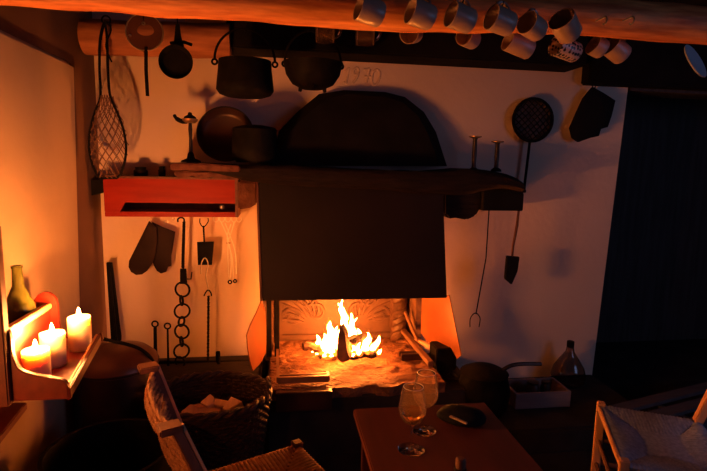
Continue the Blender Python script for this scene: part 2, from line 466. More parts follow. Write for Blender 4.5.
# ------------------------------------------------------------------ timbers overhead
lm = MB()
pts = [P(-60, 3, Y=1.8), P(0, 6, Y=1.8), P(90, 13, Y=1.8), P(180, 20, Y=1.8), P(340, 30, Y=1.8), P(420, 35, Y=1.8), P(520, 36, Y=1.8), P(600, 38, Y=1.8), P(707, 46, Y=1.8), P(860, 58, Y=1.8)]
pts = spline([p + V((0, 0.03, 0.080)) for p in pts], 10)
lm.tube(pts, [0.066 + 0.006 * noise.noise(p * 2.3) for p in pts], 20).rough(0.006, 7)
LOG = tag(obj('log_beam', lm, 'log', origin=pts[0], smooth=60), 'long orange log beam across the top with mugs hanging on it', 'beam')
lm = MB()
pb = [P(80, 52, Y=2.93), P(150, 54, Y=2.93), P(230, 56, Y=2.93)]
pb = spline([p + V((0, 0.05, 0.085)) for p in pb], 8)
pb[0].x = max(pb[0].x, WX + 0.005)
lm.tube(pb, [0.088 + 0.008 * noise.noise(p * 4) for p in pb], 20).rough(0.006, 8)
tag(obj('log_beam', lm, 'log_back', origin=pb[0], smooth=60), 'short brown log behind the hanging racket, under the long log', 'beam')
cb = MB()
zl = zr2 = P(400, 64.5, Y=WY).z
cb.prism([(pb[-1].x - 0.02, 2.95, zl), (P(587, 74, Y=2.95).x, 2.95, zr2), (P(587, 74, Y=2.95).x, 2.95, 2.46), (pb[-1].x - 0.02, 2.95, 2.46)], (0, WY - 2.955, 0))
tag(obj('ceiling_beam', cb, 'soot', origin=(0.8, 3.0, zl), bevel=0.01), 'broad black sooty timber along the top of the plaster wall', 'beam')
cb = MB()
zz = P(610, 87, Y=WY).z
cb.box((P(589, 80, Y=3.1).x, 3.1, zz), (3.6, WY - 0.005, 2.46))
tag(obj('ceiling_beam', cb, 'soot', origin=(2.2, 3.1, zz), bevel=0.01), 'short black timber over the bare right end of the plaster wall', 'beam')

# ------------------------------------------------------------------ the fireplace
FT = thing('fireplace', 'plastered open fireplace with black arched hood and sheet iron skirt', 'fireplace', (0.45, 2.87, HZ))
cw = MB()
outl = [(268, 166), (275, 148), (279, 131), (297, 112), (319, 94), (344, 90), (385, 92), (405, 97), (424, 112), (436, 132), (447, 166)]
back = [P(x, y, Y=WY) for x, y in outl]
cfront = [P(270, 166, Y=2.98), P(280, 150, Y=3.0), P(291, 131, Y=3.02), P(310, 112, Y=3.05), P(327, 98, Y=3.08), P(347, 95, Y=3.08), P(384, 97, Y=3.08), P(402, 102, Y=3.08), P(418, 116, Y=3.06), P(428, 134, Y=3.03), P(440, 166, Y=2.98)]
n = len(back)
cw.v = [V(p) for p in back + cfront]
cw.f = [[i, i + 1, n + i + 1, n + i] for i in range(n - 1)] + [[n + i for i in range(n)]]
obj('arched_hood', cw, 'soot', FT, smooth=50)
mt = MB()
top = [(170, 163), (200, 163), (240, 165), (275, 165), (320, 167), (380, 170), (440, 172), (475, 169), (500, 172), (516, 177), (525, 183)]
bot = [(170, 170), (200, 171), (240, 180), (275, 184), (320, 187), (380, 190), (440, 195), (475, 194), (500, 189), (516, 190), (525, 192)]
YM = 2.77
A = spline([P(x, y, Y=YM) for x, y in top], 5); B = spline([P(x, y, Y=YM) for x, y in bot], 5)
m_ = len(A)
for a, b_ in zip(A, B):
    mid = (a + b_) / 2
    mt.v += [a + V((0, 0.025, 0)), a * 0.75 + b_ * 0.25, a * 0.25 + b_ * 0.75, b_ + V((0, 0.03, 0)), V((b_.x, WY, b_.z)), V((a.x, WY, a.z))]
for i in range(m_ - 1):
    for k in range(6):
        l = (k + 1) % 6
        mt.f.append([i * 6 + k, i * 6 + l, i * 6 + 6 + l, i * 6 + 6 + k])
mt.f += [[0, 1, 2, 3, 4, 5], [(m_ - 1) * 6 + k for k in range(6)]]
mt.rough(0.007, 11)
obj('mantel_shelf', mt, 'mantel', FT, smooth=50)
ms = MB()
ms.prism([P(170, 163, Y=2.755), P(204, 163.5, Y=2.755), P(240, 166, Y=2.755), P(240, 172, Y=2.755), P(204, 171, Y=2.755), P(170, 170, Y=2.755)], (0, 0.3, 0))
lump = [P(x, y, Y=2.80) for x, y in ((174, 171), (240, 173), (240, 180), (226, 179), (212, 177), (203, 179), (192, 176), (182, 178), (174, 176))]
ms.prism(lump, (0, 0.3, 0))
obj('mantel_moulding', ms, 'stone_red', FT, bevel=0.006)['label'] = 'reddish stone moulding at the left end of the mantel'
hd = MB()
def hood_pt(x, y): return P(x, y, Y=2.87)
pl = [P(258, 181, Y=2.84), P(443, 187, Y=2.84), P(447, 298, Y=2.79), P(262, 301, Y=2.79)]
hd.prism(pl, (0, 0.012, 0))
obj('smoke_skirt', hd, 'hood', FT, bevel=0.003)
ed = MB()
ed.tube([pl[0] + V((-.004, -.004, 0)), pl[3] + V((-.004, -.004, 0))], 0.007, 6)
obj('skirt_edge', ed, 'old_copper', FT)
cbm = MB()
def corbel(pts, y0, y1):
    cbm.prism([P(x, y, Y=y0) for x, y in pts], (0, y1 - y0, 0))
corbel([(238, 180), (257, 183), (257, 204), (250, 208), (238, 210)], 2.95, WY)
obj('corbel', cbm, 'stone_red', FT, bevel=0.01)
cbm = MB()
corbel([(444, 193), (482, 191), (482, 206), (476, 216), (467, 220), (456, 218), (449, 219), (444, 214)], 2.93, WY)
obj('corbel', cbm, 'mantel', FT, bevel=0.01)
# side wings of sheet metal
def wing(pts, label, sgn):
    """a bent metal sheet standing beside the hearth: outline pixels with their own distance"""
    A = [P(x, y, Y=Y) for x, y, Y in pts]
    c = sum(A, V()) / len(A)
    w = MB()
    n = len(A)
    d = V((sgn * .006, .004, 0))
    w.v = A + [c] + [p + d for p in A] + [c + d]
    for i in range(n):
        k = (i + 1) % n
        w.f += [[i, k, n], [n + 1 + k, n + 1 + i, 2 * n + 1], [i, n + 1 + i, n + 1 + k, k]]
    obj('side_wing', w, 'flap', FT, smooth=40)['label'] = label
Ll = ((262, 300), (257, 312), (251, 324), (247, 335), (248, 348), (250, 360), (253, 371), (260, 364), (266, 353), (266, 330), (265, 310))
wing([(x, y, 2.70 + (x - 247) / 19 * .3) for x, y in Ll], 'glowing left sheet metal wing', -1)
Lr = ((422, 297), (436, 296), (449, 295), (452, 310), (455, 325), (458, 340), (461, 355), (457, 359), (450, 347), (437, 346), (427, 342), (421, 333))
wing([(x, y, 3.10 - (x - 421) / 40 * .36) for x, y in Lr], 'glowing right sheet metal wing', 1)
# twisted columns beside the fireback
def twisted(name, x, y, z0, z1, r, m):
    t = MB()
    k = 60
    for s_ in range(2):
        t.tube([V((x + r * .6 * math.cos(i * .55 + s_ * PI), y + r * .6 * math.sin(i * .55 + s_ * PI), z0 + (z1 - z0) * i / k)) for i in range(k + 1)], r * .62, 7)
    return obj(name, t, m, FT)
c1 = P(264, 340, Y=3.28); c2 = P(398, 334, Y=3.36)
twisted('twisted_column', c1.x + 0.02, 3.3, HZ + .012, 0.95, 0.035, 'fireback')
twisted('twisted_column', c2.x, 3.36, HZ + .012, 0.95, 0.05, 'fireback')
iu = MB()
for x in (269, 277):
    a, b_ = P(x, 299, Y=3.1), P(x + 1, 341, Y=3.1)
    iu.bar((a.x, 3.1, HZ), (a.x, 3.1, 0.85), 0.030, 0.012, (0, 1, 0))
    obj('upright_bar', iu, 'iron', FT); iu = MB()

# fireback with relief
fx0, fx1 = P(280, 336, Y=3.36).x, P(391, 334, Y=3.36).x
FB = thing('fireback', 'framed cast fireback with scroll relief behind the fire', 'fireback', ((fx0 + fx1) / 2, 3.37, HZ + .012))
plt = obj('plate', MB().box((fx0, 3.36, HZ + .012), (fx1, 3.39, 0.95)), 'fireback', FB, bevel=0.004)
fr = MB()
fr.box((fx0 - 0.02, 3.335, HZ + .012), (fx0 + 0.012, 3.37, 0.97)).box((fx1 - 0.012, 3.335, HZ + .012), (fx1 + 0.02, 3.37, 0.97)).box((fx0, 3.34, HZ + .012), (fx1, 3.37, HZ + 0.05))
obj('frame', fr, 'fireback', plt, bevel=0.005)
sr = MB()
def spiral(cx, cz, R, turns, sgn, a0):
    k = int(26 * turns)
    sr.tube([V((cx + sgn * R * (1 - i / k * .85) * math.cos(a0 + turns * 2 * PI * i / k), 3.358, cz + R * (1 - i / k * .85) * math.sin(a0 + turns * 2 * PI * i / k))) for i in range(k + 1)], [0.012 * (1 - .5 * i / k) for i in range(k + 1)], 6)
fc = (fx0 + fx1) / 2
for sgn in (-1, 1):
    sr = MB()
    hw = (fx1 - fx0) / 2
    for (u, w, R, t, a) in ((.78, .17, .07, 1.5, 0), (.58, .30, .075, 1.4, 2.0), (.80, .36, .06, 1.3, 4.0), (.36, .20, .06, 1.4, 1.0), (.30, .40, .055, 1.3, 3.0), (.62, .46, .05, 1.2, 5.0)):
        spiral(fc + sgn * hw * u, HZ + w, R, t, sgn, a)
    for k in range(7):
        a = .25 + .32 * k
        c = V((fc + sgn * hw * .45, 3.359, HZ + .12))
        d = V((sgn * math.cos(a), 0, math.sin(a)))
        sr.tube([c + d * (.05 + .03 * j) + V((sgn * .012 * j * j * .3, 0, 0)) for j in range(6)], [.004, .011, .013, .012, .008, .003], 6)
    obj('scroll_relief', sr, 'fireback', plt)


# hearth irons: L-shaped flat iron borders
HI = thing('hearth_border', 'flat iron border on the left front corner of the hearth', 'hearth border', P(277, 375, Z=HZ + .02))
b1 = MB()
L1, L2, L3 = P(277, 337, Z=HZ + .035), P(278, 378, Z=HZ + .035), P(328, 376, Z=HZ + .035)
L2.y = 2.66; L3.y = 2.66
b1.bar(L1, L2, .016, .03); obj('side_rail', b1, 'edge_iron', HI)
b1 = MB(); b1.bar(L2 + V((0, 0, 0)), L3, .018, .035); b1.bar(L2 + V((0, .05, 0)), L3 + V((0, .05, 0)), .014, .02)
b1.bar(L3 + V((0, -.0, 0)), L3 + V((0, .06, 0)), .014, .03); obj('front_rail', b1, 'edge_iron', HI)
b1 = MB(); b1.box((L2.x - .01, 2.56, HZ - .10), (L3.x + .01, 2.605, HZ + .005)); obj('front_ledge', b1, 'dark_copper', HI, bevel=.004)
HI = thing('hearth_border', 'flat iron border on the right side of the hearth, slanting inward', 'hearth border', P(425, 365, Z=HZ + .02))
b1 = MB()
R1, R2 = P(400, 327, Z=HZ + .07), P(431, 364, Z=HZ + .05)
b1.bar(R1, R2, .035, .03); obj('side_rail', b1, 'edge_iron', HI, bevel=.003)
b1 = MB(); a, b_ = P(401, 357, Z=HZ + .03), P(430, 362, Z=HZ + .03); a.y = b_.y = max(2.68, a.y)
b1.bar(a, b_, .03, .04); b1.bar(a + V((0, .05, 0)), b_ + V((0, .05, 0)), .012, .03); obj('front_rail', b1, 'dark_copper', HI, bevel=.003)
b1 = MB(); b1.bar(P(405, 312, Z=.62), P(418, 342, Z=.47), .012, .025); obj('slanting_strut', b1, 'edge_iron', HI)
b1 = MB()
q0, q1 = P(416, 340, Z=HZ + .07), P(436, 350, Z=HZ + .07)
b1.bar(q0, q1, .03, .03)
tag(obj('kindling_stick', b1, 'firewood', origin=q0, bevel=.004), 'short pale stick lying before the right metal wing', 'stick')
b1 = MB(); a = P(434, 360, Y=2.86); b_ = P(455, 346, Y=2.86)
b1.box((a.x, 2.82, HZ - .02), (b_.x, 2.96, b_.z))
tag(obj('iron_block', b1, 'iron', origin=(a.x, 2.9, HZ), bevel=.006), 'black iron block beside the right metal wing', 'block')

# ------------------------------------------------------------------ fire
FY = 2.92
def flog(name, label, a, b_, r, m, seed):
    a, b_ = V(a), V(b_)
    t = MB()
    k = 14
    t.tube([a + (b_ - a) * i / k + V((0, 0, .006 * math.sin(i * .9))) for i in range(k + 1)], [r * (1 + .12 * noise.noise(V((i * .7, seed, 0)))) for i in range(k + 1)], 9).rough(.012, 18, seed)
    return tag(obj(name, t, m, origin=a, smooth=25), label, 'log', 'logs in the hearth fire')
flog('burning_log', 'thin burning log pointing left out of the flames', P(303, 346, Y=FY), P(340, 352, Y=FY + .05), .026, 'bark', 1)
pr_ = MB()
w_ = [P(x, y, Y=FY - .1) for x, y in ((340, 326), (345, 334), (347, 352), (350, 360), (341, 363), (336, 357), (337, 340))]
pr_.prism(w_, (.03, .07, 0)).rough(.006, 20, 2)
tag(obj('split_log', pr_, 'bark', origin=w_[4], bevel=.006), 'upright brown split log standing before the flames', 'log', 'logs in the hearth fire')
flog('charred_log', 'short charred log in the right of the fire', P(350, 343, Y=FY + .02), P(369, 340, Y=FY + .06), .042, 'char', 3)
flog('charred_log', 'thin charred log lying flat under the right flames', P(342, 356, Y=FY - .02), P(376, 353, Y=FY), .024, 'char', 4)
flog('charred_log', 'charred log under the left flames', P(318, 354, Y=FY + .02), P(345, 351, Y=FY + .12), .03, 'char', 5)
FI = thing('hearth_fire', 'bright log fire burning in the middle of the hearth', 'fire', (P(345, 350, Y=FY).x, FY, HZ))
def flame(pts, rad, dyo=0.0, edge=True):
    c = spline([P(x, y, Y=FY + dyo) for x, y in pts], 5)
    k = len(c) - 1
    def rr(s_): return [px(rad, 3.2) * s_ * (0.7 + 1.4 * (i / k) ** .8) * (1 - (i / k)) ** 1.15 + .0008 for i in range(k + 1)]
    f_ = MB().tube(c, rr(.8), 10, flat=.75).rough(.012, 22, pts[0][0]); obj('flame', f_, 'fire_core', FI, smooth=80)
    if edge:
        top = c[-1] + (c[-1] - c[-3]) * 1.2
        f_ = MB().tube(c + [top], rr(1.25) + [.001], 10, flat=.8).rough(.016, 16, pts[0][1]); e_ = obj('flame', f_, 'fire_edge', FI, smooth=80)
        e_['label'] = 'thin orange fringe of the flame'
for pts_, rad_, dy_ in (
    ([(331, 356), (330, 346), (333, 336), (330, 326), (329, 320)], 6.5, .0), ([(336, 355), (337, 344), (335, 334), (338, 326)], 5, .05),
    ([(325, 355), (323, 347), (326, 340), (324, 333)], 5.5, .02), ([(319, 353), (317, 347), (319, 341), (317, 336)], 4, .03),
    ([(314, 351), (309, 346), (304, 343)], 3, .02), ([(328, 354), (327, 342), (331, 332), (327, 325)], 5, .08),
    ([(344, 352), (347, 340), (350, 331), (352, 322), (350, 314)], 5.5, .06), ([(349, 334), (345, 324), (344, 315), (341, 307), (342, 300)], 4.2, .08),
    ([(340, 346), (341, 334), (346, 325), (343, 316)], 4, .07), ([(347, 318), (344, 310), (338, 303)], 2.2, .09), ([(353, 344), (355, 334), (352, 326), (356, 318)], 4, .1),
    ([(358, 342), (360, 335), (357, 329)], 3, .1), ([(366, 354), (365, 346), (369, 340), (368, 333)], 5, .0), ([(372, 353), (373, 347), (377, 342), (379, 337)], 4, .02),
    ([(360, 355), (358, 349), (361, 343)], 4.5, -.02), ([(352, 356), (354, 350), (352, 345)], 4, -.02), ([(378, 354), (381, 349)], 2.5, .02)):
    flame(pts_, rad_, dy_, rad_ > 3.5)
for i in range(9):
    c = P(322 + 6.5 * i, 354 + random.uniform(-2, 2), Y=FY - .01 + random.uniform(-.05, .05))
    obj('ember', MB().lathe([(0, -.012), (.014, -.006), (.016, .004), (0, .014)], 7, Matrix.Translation(c)).rough(.006, 40), 'ember', FI)

# ------------------------------------------------------------------ red wall shelf and tools
YS = 3.0
S0, S1 = P(103, 178, Y=YS).x, P(237, 180, Y=YS).x
zt, zf, zs0, zs1 = P(170, 179, Y=YS).z, P(170, 203, Y=YS).z, P(170, 212, Y=YS).z, P(170, 217, Y=YS).z
RS = thing('wall_shelf', 'red painted wall shelf with open slot beside the mantel', 'shelf', ((S0 + S1) / 2, WY, zs1))
obj('top_board', MB().box((S0 - .0, YS - .015, zt), (S1 + .01, WY, zt + .012)), 'dark_red', RS, bevel=.003)
fpn = obj('front_panel', MB().prism([(S0, YS, zt), (S1, YS, zt), (S1, YS, zf), (P(125, 203, Y=YS).x, YS, zf), (P(120, 212, Y=YS).x, YS, zs0), (S0, YS, zs0)], (0, .014, 0)), 'red_paint', RS, smooth=0)
obj('bottom_board', MB().box((S0, YS, zs1), (S1, WY, zs0)), 'red_paint', RS, bevel=.003)
obj('end_board', MB().box((S0 - .001, YS + .02, zs1), (S0 + .015, WY, zt)), 'red_paint', RS)
obj('end_board', MB().box((S1 - .012, YS - .005, zs1), (S1 + .004, WY, zt)), 'dark_red', RS)
obj('back_board', MB().box((S0, WY - .012, zs1), (S1, WY - .001, zt)), 'dark_red', RS)
br = MB().prism([P(83, 181, Y=3.05), P(107, 179, Y=3.05), P(107, 191, Y=3.05), P(86, 197, Y=3.05)], (0, .13, 0))
obj('bracket', br, 'iron', RS)
kb = MB().lathe([(0, -.014), (.012, -.01), (.015, 0), (.012, .01), (0, .014)], 12, Matrix.Translation(P(222, 207, Y=YS + .03)))
obj('knob', kb, 'steel', fpn)
def jar(x, y, r, h, m, label, name='jar', lid=True):
    c = P(x, y, Y=3.08); c.z = zt + .012
    t = thing(name, label, 'jar', c)
    obj('body', MB().lathe([(0, 0), (r * .9, 0), (r, h * .15), (r, h * .7), (r * .75, h * .82), (r * .75, h)], 20, Matrix.Translation(c)), m, t)
    obj('lid', MB().lathe([(r * .8, h * .97), (r * .8, h * 1.1), (r * .3, h * 1.14), (0, h * 1.14)], 20, Matrix.Translation(c)), m, t)
jar(141, 176, .038, .045, 'iron', 'small squat black pot on the left of the red shelf')
jar(162, 176, .020, .05, 'iron', 'small narrow black jar beside the squat pot on the red shelf')

HZK = zs1                       # hooks hang from the underside of the shelf
YT = 3.06
def hook(parent, x, m='steel', r=.008):
    c = P(x, 219, Y=YT); c.z = HZK
    t = MB().tube([V((c.x, YT, HZK + .002)), V((c.x, YT, HZK - .01))] + arc((c.x + r, YT, HZK - .014), r, PI, 2 * PI + .6, 8, (1, 0, 0), (0, 0, 1)), .0028, 6)
    return obj('hook', t, m, parent)
# mitts
MT = thing('oven_mitt', 'long brown leather oven mitt hanging on the left under the red shelf', 'oven mitt', P(145, 222, Y=YT))
left = [(149, 221), (142, 235), (133, 253), (129, 261), (128.5, 267), (131, 272), (136, 275), (142, 274.5), (147, 271), (152, 264), (155, 254), (157, 240), (156, 228)]
obj('palm', MB().pillow([P(x, y, Y=YT - .01) for x, y in left], (0, .012, 0), .008), 'leather', MT, smooth=60)
obj('loop', MB().ring(P(149.5, 220, Y=YT), .009, .002), 'steel', MT)
MT = thing('oven_mitt', 'shorter brown leather oven mitt partly behind the long one', 'oven mitt', P(165, 225, Y=YT))
right = [(152, 222), (162, 227), (175, 232), (173, 245), (171, 256), (171, 266), (168, 267), (166, 272), (161, 273.5), (157, 271), (154, 266), (150, 255), (149, 238)]
obj('palm', MB().pillow([P(x, y, Y=YT + .03) for x, y in right], (0, .012, 0), .008), 'leather', MT, smooth=60)
obj('loop', MB().ring(P(166, 222, Y=YT + .02), .010, .002), 'steel', MT)
# ring chain with twisted rod
CH = thing('trammel_chain', 'black twisted hook with a chain of iron rings under the red shelf', 'chain', P(184, 219, Y=YT))
def tw(a, b_, r, turns=10):
    a, b_ = V(a), V(b_)
    t = MB()
    for s_ in (0, PI):
        t.tube([a + (b_ - a) * i / 50 + V((r * .5 * math.cos(i / 50 * turns * 2 * PI + s_), r * .5 * math.sin(i / 50 * turns * 2 * PI + s_), 0)) for i in range(51)], r * .7, 5)
    return t
t = tw(P(184, 222, Y=YT), P(183, 268, Y=YT), .009)
t.tube(spline([P(x, y, Y=YT) for x, y in ((178, 222), (178, 219), (181, 217.5), (184, 219), (184, 224))], 4), .005, 6)
obj('twisted_rod', t, 'iron', CH)
obj('clasp', MB().prism([P(x, y, Y=YT - .008) for x, y in ((180, 269), (186, 269), (187, 284), (180, 284))], (0, .016, 0)).tube([P(186, 279, Y=YT), P(191, 279, Y=YT), P(192, 272, Y=YT)], .004, 5), 'iron', CH)
for i, y in enumerate((289.5, 311, 331.5, 351)):
    obj('ring', MB().ring(P(182.5 - .3 * i, y, Y=YT), px(7.2, 3.05), .0062, (0.25 * (-1) ** i, 1, 0), 22, 6), 'iron', CH)
for i, y in enumerate((300.5, 321.5, 341.5)):
    obj('ring', MB().ring(P(181.5, y, Y=YT), px(4.6, 3.05), .007, (1, .5 * (-1) ** i, 0), 16, 6), 'iron', CH)
obj('ring', MB().ring(P(180, 362, Y=YT), px(5.5, 3.05), .005, (.5, 1, 0), 16, 6), 'iron', CH)
# spatula
SP = thing('hearth_spatula', 'square black spatula hanging on a twisted handle under the red shelf', 'spatula', P(204, 220, Y=YT))
obj('handle', tw(P(203.5, 226, Y=YT), P(204.5, 246, Y=YT), .005, 5).tube(spline([P(x, y, Y=YT) for x, y in ((200, 218.5), (200, 223), (203.5, 227), (208, 222), (208, 218))], 5), .003, 6), 'iron', SP)
obj('blade', MB().prism([P(x, y, Y=YT) for x, y in ((197, 242), (214, 241.5), (212, 265), (198, 265))], (0, .004, 0)), 'iron', SP)
FO = thing('hanging_hook', 'long black twisted rod hanging below the square spatula on a bent wire', 'hook rod', P(208, 362, Y=YT - .02))
obj('wire', MB().tube(spline([P(x, y, Y=YT - .015) for x, y in ((201, 274), (201.5, 263), (205, 258), (208, 264), (206, 276), (208, 287), (209, 292))], 5), .0032, 6), 'steel', FO)
obj('rod', tw(P(208.5, 296, Y=YT - .015), P(208, 362, Y=YT - .015), .008, 16), 'iron', FO)
obj('hook', MB().tube(spline([P(x, y, Y=YT - .015) for x, y in ((204, 296), (206, 292), (208.5, 290), (211, 293), (211.5, 296))], 4), .004, 6), 'iron', FO)
# wire tongs
TG = thing('wire_tongs', 'bright wire tongs hanging at the right end of the red shelf', 'tongs', P(229, 219, Y=YT))
for a in (((221, 222), (226, 233), (229, 243), (231, 262), (230, 281)), ((234, 222), (231, 233), (228, 243), (228, 262), (229, 281)), ((225, 223), (230, 236), (235, 252), (236, 274)), ((231, 224), (227, 238), (232, 258), (233, 280))):
    obj('wire', MB().tube(spline([P(x, y, Y=YT + .012 * math.sin(a[0][0])) for x, y in a], 5), .0034, 6), 'pale_wire', TG)
obj('collar', MB().ring(P(228.5, 243, Y=YT), .010, .004, (0, .2, 1)), 'brass', TG)
obj('tips', MB().ring(P(230, 282, Y=YT), .010, .004, (0, 1, 0)).ring(P(235, 281, Y=YT), .009, .004, (0, 1, 0)), 'iron', TG)
WR = thing('wire_rack', 'row of bright wire hooks under the right end of the red shelf', 'hook rack', P(229, 218, Y=YT))
for x in (216, 222, 228, 234, 239):
    c = P(x, 218, Y=YT - .01)
    obj('wire_hook', MB().tube(spline([V((c.x - .012, c.y, HZK + .002)), V((c.x - .014, c.y, HZK - .022)), V((c.x, c.y, HZK - .034)), V((c.x + .014, c.y, HZK - .02)), V((c.x + .012, c.y, HZK - .006))], 4), .0030, 5), 'pale_wire', WR)
WH = thing('wire_hooks', 'thin bright hooks between the two mitts and the ring chain', 'hook', P(166, 218, Y=YT))
hook(WH, 172)

# black rail with fire tools on the left bench
RL = thing('tool_rail', 'low black iron rail along the plaster behind the basket', 'rail', P(185, 363, Y=3.1))
ra, rb = P(128, 363, Y=3.1), P(262, 362, Y=3.1)
obj('bar', MB().bar(ra, rb, .02, .025), 'iron', RL)
for x in (138, 180, 225, 250):
    c = P(x, 363, Y=3.1)
    obj('post', MB().bar((c.x, 3.1, .38), (c.x, 3.1, c.z), .014, .014, (0, 1, 0)), 'iron', RL)
def poker(x, y0, y1, w, label, loop):
    a, b_ = P(x, y0, Y=3.06), P(x + 1, y1, Y=3.06)
    t = thing('fire_poker', label, 'poker', V((b_.x, 3.06, .38)))
    obj('shaft', MB().tube([a + V((0, 0, -.02)), V((b_.x, 3.06, .38))], [w * .8, w], 8), 'iron', t)
    if loop: obj('ring_handle', MB().ring(a, .017, .005), 'iron', t)
    else: obj('grip', MB().lathe([(0, 0), (.013, .004), (.015, .03), (.013, .07), (0, .075)], 12, Matrix.Translation(a + V((0, 0, -.08)))), 'iron', t)
poker(155, 324, 372, .012, 'ring handled poker left of the iron ring chain', True)
poker(167.5, 326, 372, .007, 'thin ring handled poker between the thick poker and the ring chain', True)
poker(218, 350, 378, .010, 'short black poker with plain grip behind the basket', False)
# leaning iron tool
BT = thing('fire_shovel', 'black iron fire shovel leaning in the corner beside the left wall', 'shovel', P(118, 345, Y=3.0))
sh = [P(x, y, Y=3.02) for x, y in ((106, 262.5), (112, 262.5), (121, 336), (121, 344), (111, 344))]
obj('blade', MB().prism(sh, (0, .014, 0)), 'iron', BT, bevel=.003)
obj('rib', MB().tube([P(109, 264, Y=3.015), P(117, 342, Y=3.015)], .006, 6), 'iron', BT)
obj('socket', MB().tube([P(116, 342, Y=3.02), V((P(118, 352, Y=3.02).x, 3.02, .38))], .014, 8), 'iron', BT)

# big copper cauldron in the left corner
cc = V((-.79, 2.60, 0))
CK = thing('copper_cauldron', 'big dark copper cauldron with a lid in the left corner', 'cauldron', cc)
zt_ = P(112, 346, Y=2.6).z
bd = [(0, 0), (.12, 0), (.17, .06), (.2, .2), (.2, zt_ - .16), (.192, zt_ - .10), (.2, zt_ - .095), (.2, zt_ - .085), (.18, zt_ - .08)]
obj('body', MB().lathe(bd, 40, Matrix.Translation(cc)), 'dark_copper', CK, smooth=50)
obj('lid', MB().lathe([(.197, zt_ - .088), (.19, zt_ - .06), (.15, zt_ - .025), (.07, zt_ - .004), (0, zt_)], 40, Matrix.Translation(cc)), 'old_copper', CK, smooth=60)  # redder copper than the body: red reflection put into the lid's colour
hp = spline([P(x, y, Y=2.55) for x, y in ((101, 338), (112, 341), (126, 344), (140, 349), (150, 357), (156, 368))], 6)
obj('bail_handle', MB().tube(hp, .009, 8), 'iron', CK)

# black pot near the left edge
pc = V((-.635, 1.95, 0))
PT = thing('iron_pot', 'large round black pot on the floor below the candle shelf', 'pot', pc)
obj('body', MB().lathe([(0, .0), (.16, .0), (.22, .08), (.245, .22), (.24, .40), (.225, .47), (.235, .50), (.22, .50), (.21, .46), (.22, .40), (.225, .22), (.2, .1), (0, .03)], 40, Matrix.Translation(pc)), 'iron', PT, smooth=50)
for s_ in (-1, 1):
    obj('ear', MB().ring(pc + V((.22 * s_ * .6, -.18, .43)), .035, .008, (.5 * s_, -1, 0), 16, 6), 'iron', PT)

# ------------------------------------------------------------------ mantel objects
def mz(x):      # height of the mantel top
    return P(x, {True: 163, False: 170}[x < 300], Y=YM).z
OL = thing('oil_lamp', 'black iron oil lamp on a stem at the left end of the mantel', 'oil lamp', P(191, 163, Y=2.93))
c = P(191, 160, Y=2.93); z0 = mz(190) + .004; z1 = P(191, 121, Y=2.93).z
T_ = Matrix.Translation((c.x, c.y, z0)); h = z1 - z0
obj('base', MB().lathe([(0, 0), (.055, 0), (.05, .008), (.022, .02), (.016, .045), (.010, .055)], 24, T_), 'iron', OL)
obj('stem', MB().lathe([(.008, .05), (.010, .06), (.008, h * .6), (.011, h * .8), (.008, h * .97)], 14, T_), 'iron_shine', OL)
obj('oil_dish', MB().lathe([(0, h * .95), (.025, h * .95), (.04, h * 1.0), (.042, h * 1.05), (.036, h * 1.05), (.025, h * .99), (0, h * .98)], 24, T_), 'brass', OL)
obj('lid', MB().lathe([(.034, h * 1.05), (.03, h * 1.10), (.012, h * 1.15), (.01, h * 1.2), (0, h * 1.22)], 20, T_), 'iron', OL)
obj('spout', MB().tube(spline([P(x, y, Y=2.93) for x, y in ((187, 121), (181, 121), (176, 118), (174, 114.5))], 4), [.014] * 4 + [.012] * 4 + [.009] * 4 + [.006], 8), 'iron', OL)
cp = P(224, 135, Y=2.97)
PN = thing('frying_pan', 'round black pan leaning upright against the wall behind the mantel', 'pan', V((cp.x, 2.97, mz(224))))
R_ = px(27, 2.95)
Mx = Matrix.Translation(V((cp.x, 3.10, mz(224) + R_ * .99))) @ Matrix.Rotation(math.radians(78), 4, 'X') @ Matrix.Rotation(0, 4, 'Z')
dsh = obj('dish', MB().lathe([(0, 0), (R_ * .75, 0), (R_ * .85, .01), (R_ * .97, .045), (R_, .05), (R_ * 1.02, .048), (R_ * .9, .0), (R_ * .8, -.01), (0, -.01)], 40, Mx), 'dark_copper', PN, smooth=50)
obj('rim', MB().tube([Mx @ V((R_ * math.cos(a * PI / 20), R_ * math.sin(a * PI / 20), .05)) for a in range(40)], .006, 6, True), 'iron_shine', dsh)
kc = P(253, 148, Y=2.93); z0 = mz(250)
CP = thing('iron_pot', 'round black pot on the mantel before the leaning pan', 'pot', V((kc.x, 2.95, z0)))
r_ = px(22, 2.9)
Mx = Matrix.Translation(V((kc.x + .01, 2.925, z0 + .002)))
hh = P(255, 130, Y=2.93).z - z0
obj('body', MB().lathe([(0, 0), (r_ * .8, 0), (r_ * .97, hh * .15), (r_, hh * .5), (r_ * .96, hh * .9), (r_ * .98, hh), (r_ * .9, hh), (r_ * .88, hh * .5), (r_ * .7, hh * .1), (0, hh * .08)], 32, Mx), 'iron', CP, smooth=50)
obj('lid', MB().lathe([(r_ * .97, hh), (r_ * .9, hh * 1.06), (r_ * .4, hh * 1.13), (0, hh * 1.15)], 32, Mx), 'iron', CP, smooth=60)
